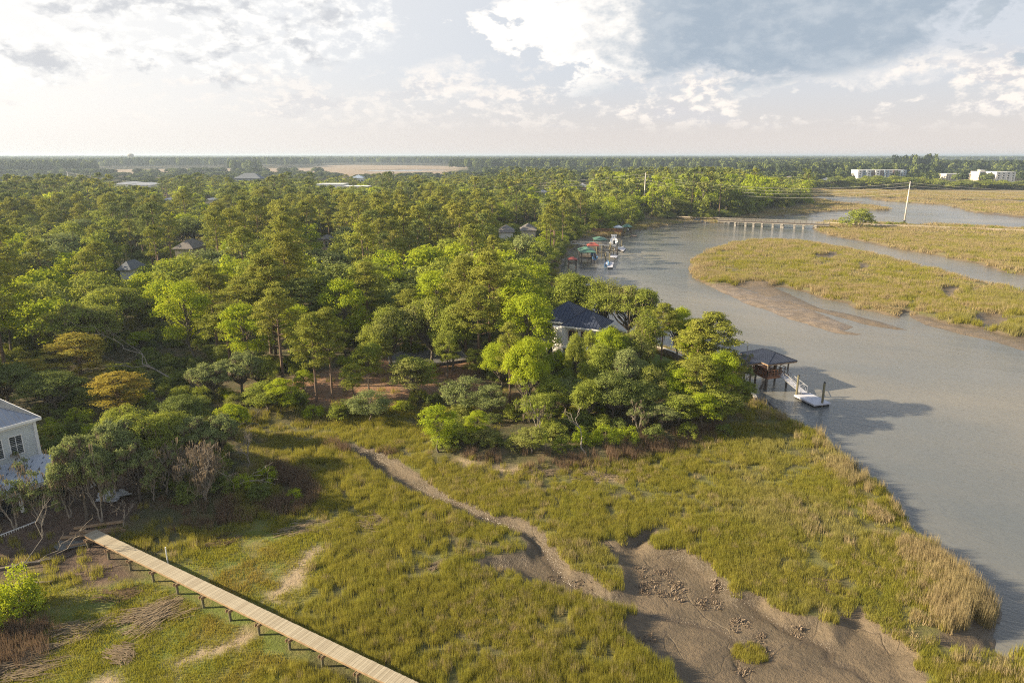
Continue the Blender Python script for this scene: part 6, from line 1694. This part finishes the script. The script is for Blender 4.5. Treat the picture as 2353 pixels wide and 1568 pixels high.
cables('c', 'c', 6.0, 'power lines leaving the far left pole out of the photo', (-300, -40, 0))
cables('c', 'a', 14.0, 'long power lines crossing over the wood between the far left pole and the tall pole')

# ------------------------------------------------------------------ far buildings
def bldg(name, u0, u1, vb, vt, D_, z0, label, wallm, roofm='flat', rows=0, cols=0, d_y=None, rz=0.0, hroof=0.0, cat='house', bays=None):
    """far building: columns u0..u1, base row vb (or forward distance d_y), top of wall at row vt"""
    um = (u0 + u1) / 2
    if d_y is None: x, y = gp(um, vb, z0)
    else:
        y = d_y; x = (um - 1176) / 1568 * (y * _cp - (z0 - CAM_Z) * _sp)
    dep = px(x, y, z0)[2]; W_ = (u1 - u0) / 1568 * dep; Hh = zat(um, vt, y) - z0
    r = empty(name, (x, y, z0)); tag(r, label, cat); F = Frame((0, 0, 0), (math.cos(rz), math.sin(rz)))
    if bays:
        n = len(bays); bw = W_ / n
        for i, mk in enumerate(bays):
            off = 0.0 if i % 2 else 1.2
            MB().box(F(-W_ / 2 + bw * (i + .5), D_ / 2 - off / 2, Hh / 2), (bw - 0.01, D_ + off, Hh + (0.9 if i % 2 == 0 else 0)), F.rz).build('facade_bay', M[mk], r)
    else: MB().box(F(0, D_ / 2, Hh / 2), (W_, D_, Hh), F.rz).build('wall', M[wallm], r)
    if rows:
        wm = MB().box((0, 0, 0), (min(2.0, W_ / cols * .5), 0.2, Hh / rows * .5)).mesh('window', M['glass']); fm = MB().box((0, 0, 0), (min(2.4, W_ / cols * .62), 0.12, Hh / rows * .62)).mesh('window_frame', M['trim'])
        for i in range(cols):
            off = (0.0 if i % 2 else 1.2) if bays else 0
            for j in range(rows):
                o = link('window_frame', fm, r); p = F(-W_ / 2 + W_ / cols * (i + .5), -off - 0.03, Hh * (j + .55) / rows); o.location = p; o.rotation_euler = (0, 0, F.rz)
                q = link('pane', wm, o); q.location = (0, -0.04, 0)
    if roofm == 'flat': MB().box(F(0, D_ / 2, Hh + .25), (W_ + .4, D_ + .4, .5), F.rz).build('parapet', M['trim'], r)
    else:
        P, fc, a, k = hip(F, -W_ / 2 - .6, W_ / 2 + .6, -.6, D_ + .6, Hh, Hh + hroof); MB().add(P, fc).build('roof', M[roofm], r)
    return r
bldg('apartment_block', 1967, 2078, 0, 391.5, 16, 2.0, 'five-storey apartment block with blue, white and brown bays behind the oaks', None, 'flat', 5, 11, 850, 0.0, cat='apartment block',
     bays=['trim', 'bluepanel', 'siding', 'brownpanel', 'trim', 'brownpanel', 'bluepanel', 'trim', 'brownpanel', 'trim', 'bluepanel'])
bldg('hotel', 2171, 2246, 0, 400, 14, 2.0, 'long cream wing of the pale hotel at the right', 'cream', 'flat', 4, 14, 830, cat='hotel')
bldg('hotel', 2246, 2284, 0, 395, 16, 2.0, 'taller middle part of the pale hotel with a rooftop box', 'cream', 'flat', 5, 6, 815, cat='hotel')
bldg('hotel', 2276, 2284, 0, 395.5, 3, 2.0, 'narrow brick-red stair tower of the pale hotel', 'brick', 'flat', 0, 0, 810, cat='tower')
bldg('hotel', 2285, 2329, 0, 396, 18, 2.0, 'white corner block of the pale hotel with dark windows', 'white', 'flat', 5, 4, 790, cat='hotel')
bldg('roof_cabin', 2247, 2257, 0, 391.5, 5, 2.0, 'small box on the roof of the pale hotel', 'cream', 'flat', 0, 0, 822, cat='rooftop box')
bldg('warehouse', 1770, 1800, 0, 411, 14, 2.0, 'low building with a slate roof left of the apartment block', 'trim', 'bluegrey', 0, 0, 700, hroof=3.0)
bldg('warehouse', 1802, 1832, 0, 412, 12, 2.0, 'second low building with a grey roof left of the apartment block', 'cream', 'greyroof', 0, 0, 690, hroof=3.0)
bldg('cottage', 1884, 1926, 0, 414, 10, 2.0, 'low pale house with white gables behind the shore oaks', 'cream', 'palemetal', 1, 6, 690, hroof=2.5)
bldg('warehouse', 264, 300, 0, 423, 30, 2.0, 'left half of the long white warehouse at the far left', 'trim', 'palemetal', 0, 0, 610, hroof=1.6, cat='warehouse')
bldg('warehouse', 302, 349, 0, 425, 26, 2.0, 'right half of the long white warehouse at the far left', 'trim', 'palemetal', 0, 0, 590, hroof=1.8, cat='warehouse')
bldg('shed', 372, 390, 0, 459, 10, 2.0, 'white roofed shed among trees right of the warehouse', 'trim', 'palemetal', 0, 0, 470, hroof=1.0)
bldg('shed', 471, 490, 0, 459, 10, 2.0, 'white roofed shed left of the middle pines', 'trim', 'palemetal', 0, 0, 470, hroof=1.0)
bldg('gabled_house', 540, 600, 0, 410, 16, 2.0, 'large house with a slate-grey roof before the distant marsh', 'bluegrey', 'bluegrey', 1, 8, 680, hroof=5.0)
bldg('gabled_house', 808, 836, 0, 409, 12, 2.0, 'white house with a pale hip roof before the distant marsh', 'trim', 'blueroof', 1, 4, 690, hroof=3.0)
bldg('store', 728, 790, 0, 424, 20, 2.0, 'long low white store roof in the middle distance', 'trim', 'flat', 0, 0, 600)
bldg('store', 790, 846, 0, 429, 14, 2.0, 'low cream store front with pink base', 'pinkwall', 'flat', 1, 8, 570)
bldg('gabled_house', 406, 446, 0, 571, 9, 2.0, 'grey shingled roof showing over the near trees at the left', 'cream', 'greyroof', 0, 0, 196, hroof=2.2)
bldg('gabled_house', 282, 305, 0, 619, 6, 2.0, 'small blue-grey roof corner among the left trees', 'siding', 'bluegrey', 0, 0, 160, hroof=1.8)
bldg('gabled_house', 738, 758, 0, 549, 5, 2.0, 'pink-beige house wall glimpsed between the trees', 'pinkwall', 'greyroof', 2, 2, 205, hroof=1.0)
bldg('gabled_house', 1198, 1230, 0, 529, 10, 2.0, 'grey-brown gabled roof left of the river docks', 'cream', 'greyroof', 0, 0, 255, hroof=2.0)
bldg('gabled_house', 1146, 1178, 0, 533, 10, 2.0, 'long grey roof beside the grey-brown gable', 'trim', 'greyroof', 0, 0, 245, hroof=2.0)
bldg('cottage', 1330, 1350, 0, 429, 12, 2.0, 'orange-walled little building among the far trees', 'brick', 'palemetal', 0, 0, 640, hroof=3)
bldg('cottage', 1238, 1256, 0, 441, 8, 2.0, 'small white roof in the middle of the far trees', 'trim', 'palemetal', 0, 0, 520, hroof=1.5)
bldg('far_house', 1646, 1656, 0, 368.6, 14, 3.0, 'beige tower-like house in the far forest edge', 'pinkwall', 'greyroof', 0, 0, 2600, hroof=6)
for i, u in enumerate((1837, 1848, 1856, 1866, 1874, 1888)):
    bldg('far_house', u, u + (4, 6, 4, 7, 5, 4)[i], 0, (372, 371, 372.5, 370.6, 371.6, 372.4)[i], 14, 3.0, ('first', 'second', 'third', 'fourth', 'fifth', 'last')[i] + ' of the pale houses in a row at the far forest edge, from the left', ('trim', 'pinkwall', 'cream')[i % 3], ('redroof', 'palemetal')[i % 2], 0, 0, 2500, hroof=4)
# water tower on the horizon
def water_tower(u, w, vt, d, label):
    x = (u - 1176) / 1568 * (d * _cp + 30 * _sp); y = d
    r = empty('water_tower', (x, y, 2)); tag(r, label, 'water tower')
    R_ = w / 1568 * d / 2; top = zat(u, vt, y) - 2
    prof = [(0.2, 1.0), (.6, .93), (.95, .72), (1.0, .5), (.95, .3), (.6, .12), (.3, 0.0)]
    V = []; F_ = []; n = 16
    for rr, h in prof:
        for k in range(n): V.append((rr * R_ * math.cos(k * 2 * math.pi / n), rr * R_ * math.sin(k * 2 * math.pi / n), top - R_ * 1.1 + h * R_ * 1.1))
    for i in range(len(prof) - 1):
        for k in range(n): F_.append((i * n + k, (i + 1) * n + k, (i + 1) * n + (k + 1) % n, i * n + (k + 1) % n))
    F_.append(tuple(range(n)))
    MB().add(V, F_).build('tank', M['concrete'], r, True)
    for k in range(6): a = k * math.pi / 3; MB().tube([(R_ * .85 * math.cos(a), R_ * .85 * math.sin(a), 0), (R_ * .8 * math.cos(a), R_ * .8 * math.sin(a), top - R_ * .6)], .6, 6).build('leg', M['palesteel'], r)
water_tower(303, 13, 353, 2500, 'bulb-shaped water tower breaking the horizon at the left')
water_tower(283, 5, 357, 3200, 'tiny second tower left of the water tower on the horizon')
# boats moored along the far shore
for i in range(11):
    u = 2100 + i * 15.5 + (i % 3) * 2; v = 382.6 + i * 0.35
    x, y = gp(u, v, 0.2)
    r = empty('boathouse', (x, y, 0.2)); tag(r, ('first', 'second', 'third', 'fourth', 'fifth', 'sixth', 'seventh', 'eighth', 'ninth', 'tenth', 'last')[i] + ' from the left of the white boathouses on the far river', 'boathouse', 'white boathouses on the far river')
    P, fc, a, k = hip(Frame((0, 0, 0), (1, 0)), -6, 6, -4, 4, 3.2, 5.0); MB().add(P, fc).build('roof', M['palemetal'], r)
    MB().box((0, 0, 1.2), (9, 4, 1.6)).build('boat', M['hull'], r)
    for a in (-5, 5): MB().box((a, 0, 1), (.5, 6, 4)).build('piling', M['oldwood'], r)

# ------------------------------------------------------------------ small things on the marsh
def wrack(u, v, ru, rv, label, n=260, mat='straw', ang=0.2, seed=1, L=0.9, thick=0.0):
    rng = np.random.default_rng(seed); x, y = gp(u, v, 0.95); dep = px(x, y, .9)[2]
    a = ru / 1568 * dep; b = rv / 1568 * dep * 2.1
    n = int(n * 0.2); L *= 1.4
    t = rng.uniform(0, 6.28, n * 3); r = np.sqrt(rng.uniform(0, 1, n * 3)); lobe = 0.62 + 0.75 * vn(np.cos(t) * 1.6 + seed * 9, np.sin(t) * 1.6 + seed * 5, 7)
    qx = r * np.cos(t) * a * lobe; qy = r * np.sin(t) * b * lobe
    kp = fbm((x + qx) * 1.4, (y + qy) * 1.4, 300 + seed) + rng.uniform(-.12, .12, n * 3) > 0.40 + 0.16 * r; qx = qx[kp][:n]; qy = qy[kp][:n]; r = r[kp][:n]; n = len(qx)
    an = ang + 0.9 * np.sin(qx / a * 2 + seed) * 0.5 + rng.normal(0, 0.28, n); l = L * rng.uniform(0.5, 1.3, n); w = rng.uniform(0.015, 0.05, n)
    f = field(x + qx, y + qy)['h'] + 0.05 + rng.uniform(0, 0.12, n) + 0.5 * thick * (1 - r)  
    d = np.stack([np.cos(an), np.sin(an), rng.normal(0, 0.06, n)], 1); nn = np.stack([-np.sin(an), np.cos(an), np.zeros(n)], 1)
    P = np.stack([qx, qy, f], 1)
    V = np.stack([P - d * l[:, None] / 2 - nn * w[:, None], P + d * l[:, None] / 2 - nn * w[:, None] * .3, P + d * l[:, None] / 2 + nn * w[:, None] * .3, P - d * l[:, None] / 2 + nn * w[:, None]], 1).reshape(-1, 3)
    o = link('straw_mat', np_mesh('straw_mat', V, quads(V), (M[mat],))); o.location = (x, y, 0); tag(o, label, 'straw mat'); o['kind'] = 'thing'
W_ = [(355, 1412, 78, 26, 'large combed mat of dead brown reeds left of the boardwalk', 2600, 'straw', 0.5, 1.3, .25), (275, 1505, 34, 20, 'pale bleached straw heap below the brown reed mat', 900, 'straw', -0.6, .8, .2),
      (715, 1212, 60, 16, 'ring of pale straw in the shaded grass above the sand track', 700, 'straw', 0.1, 1.3, 0), (820, 1262, 50, 9, 'flat brown straw streak right of the sand track', 450, 'reed', 0.0, 1.4, 0), (500, 1240, 44, 16, 'grey straw mat in the shade under the dead oak', 600, 'reed', 0.6, 1.2, 0),
      (870, 1195, 46, 24, 'tangled pale straw beside the creek head', 900, 'straw', 0.3, .9, .1), (860, 1130, 40, 22, 'loose straw on the bank of the upper creek', 600, 'straw', -0.2, 1.0, 0), (1240, 1085, 60, 8, 'drift line of straw below the brown rushes', 600, 'straw', 0.05, 1.2, 0),
      (1370, 1095, 44, 9, 'bleached straw drift at the right of the sandy patch', 500, 'straw', 0.1, 1.2, 0), (60, 1520, 70, 30, 'grey reed litter in the lower left corner', 1500, 'straw', 0.7, 1.4, .1), (170, 1450, 50, 24, 'pale reed stalks left of the large brown mat', 800, 'straw', 0.8, 1.4, 0),
      (285, 1365, 40, 14, 'thin straw litter just left of the boardwalk', 400, 'reed', .4, 1.2, 0), (1000, 1300, 22, 12, 'small straw tangle in the tall grass centre', 300, 'straw', .3, .8, 0), (1905, 1345, 26, 14, 'fallen grey reeds in the right marsh', 260, 'reed', -.6, 1.2, 0.1),
      (1430, 1075, 50, 12, 'straw scraps at the edge of the point marsh', 380, 'straw', .2, 1, 0)]
for i, q in enumerate(W_): wrack(q[0], q[1], q[2], q[3], q[4], q[5], q[6], q[7], i + 1, q[8], q[9])
def oysters():
    rng = np.random.default_rng(77); ms = []
    for s in range(5):
        mb = MB()
        for i in range(26):
            a, r = rng.uniform(0, 6.28), 0.42 * math.sqrt(rng.uniform(0, 1)); p = Vector((r * math.cos(a) * 1.4, r * math.sin(a), 0.02)); t = p + Vector((rng.normal(0, .07), rng.normal(0, .07), rng.uniform(.10, .24)))
            w = Vector((rng.normal(0, 1), rng.normal(0, 1), 0)).normalized() * rng.uniform(.03, .07); k = Vector((-w.y, w.x, 0)) * 0.4
            mb.add([p - w, p + k, p + w, p - k, t + w * .4, t - w * .4], [(0, 1, 5), (1, 2, 4), (1, 4, 5), (2, 3, 4), (3, 0, 5), (3, 5, 4)])
        ms.append(mb.mesh('oyster_cluster', M['shell']))
    spots = []
    for (u, v, ru, rv, n, lab) in ((1505, 1322, 42, 16, 16, 'cluster of oyster shells in the upper field on the mudflat'), (1520, 1355, 60, 16, 20, 'cluster of oyster shells in the middle field on the mudflat'), (1600, 1380, 50, 14, 12, 'cluster of oyster shells right of the middle field'), (1640, 1350, 26, 10, 5, 'cluster of oyster shells under the right grass edge'),
                               (1265, 1332, 20, 8, 4, 'cluster of oyster shells left of the narrow creek'), (1345, 1345, 22, 10, 5, 'cluster of oyster shells on the grass spit foot'), (1485, 1470, 24, 8, 4, 'cluster of oyster shells alone at the lower left mud'), (1700, 1430, 20, 16, 7, 'cluster of oyster shells above the grass islet'),
                               (1720, 1530, 26, 20, 7, 'cluster of oyster shells below the grass islet'), (1820, 1450, 22, 10, 4, 'cluster of oyster shells beside the drainage rill'), (1765, 1500, 22, 14, 5, 'cluster of oyster shells right of the grass islet'), (1750, 1460, 20, 8, 4, 'cluster of oyster shells near the islet top')):
        for i in range(n):
            uu, vv = u + rng.uniform(-ru, ru), v + rng.uniform(-rv, rv); x, y = gp(uu, vv, .3); z = gz(x, y)
            if z > 0.7: continue
            o = link('oyster_cluster', ms[int(rng.integers(0, 5))]); o.location = (x, y, z - .01); o.rotation_euler = (0, 0, rng.uniform(0, 6.28)); s = rng.uniform(.4, 1.05); o.scale = (s, s, s * rng.uniform(.7, 1.1))
            tag(o, lab, 'oyster shells', lab.replace('cluster of', 'clusters of'))
oysters()
def islet():
    rng = np.random.default_rng(6); x, y = gp(1722, 1497, .3); n = 46
    a = rng.uniform(0, 6.28, n); r = np.sqrt(rng.uniform(0, 1, n)); X = x + 1.05 * r * np.cos(a); Y = y + .95 * r * np.sin(a)
    scatter('grass_islet', M['grass'], bpy.data.collections['tuft_grass'], np.stack([X, Y, field(X, Y)['h']], 1), a, np.stack([np.full(n, .75), np.full(n, .75), rng.uniform(.5, .8, n)], 1), rng.integers(0, 5, n), 'round tuft of pale grass standing alone on the mudflat', 'grass tuft')
islet()
# fallen logs and driftwood
def log(u, v, L, az, label, rise=0.4, seed=1, r=.14, z0=1.0):
    x, y = gp(u, v, z0); z = gz(x, y); rng = np.random.default_rng(seed); paths = []
    branchy(rng, paths, np.array([0, 0, .15]), np.array([math.cos(az), math.sin(az), rise]), L, r, 2, .25, 3)
    o = limbs_mesh('driftwood', M['deadwood'], paths, 5); o = link('fallen_branch', o); o.location = (x, y, z); tag(o, label, 'dead wood')
log(412, 893, 8.5, 2.55, 'long fallen dead trunk slanting over the shaded inlet', .36, 3, .15, 1.6)
log(20, 1300, 4.0, .6, 'pale dead branch on the bare ground at the left edge', .12, 4, .07, 1.4)
log(64, 1325, 3.0, 1.5, 'thin upright dead stem behind the yellow-green shrub', 1.6, 5, .05, 1.2)
log(500, 1000, 3.5, .1, 'bare grey branches at the right of the grove', .2, 6, .07, 1.4)
log(610, 940, 3.0, .5, 'bleached branches on the marsh edge left of the clearing', .3, 7, .07, 1.8)
log(520, 1130, 3.4, 0.2, 'grey branch bending over the rushes from the dead oak', .25, 8, .08, 1.4)
log(1520, 975, 2.6, .8, 'dark twiggy branches on the point front', .5, 9, .05, 1.8)
log(1345, 1048, 2.6, 1.9, 'bare broken trunk among the rushes of the point', 1.0, 10, .09, 1.5)
x, y = gp(170, 1252, 0.9)
V = [(math.cos(t * .4) * (1.5 + .4 * math.sin(t * 2.1)), math.sin(t * .4) * (1.1 + .35 * math.cos(t * 1.7)), 0) for t in range(16)]
pd = MB().add([(0, 0, 0)] + V, [(0, i + 1, (i + 1) % 16 + 1) for i in range(16)]).build('puddle', M['water']); pd.location = (x, y, gz(x, y) + .06); tag(pd, kind='structure')
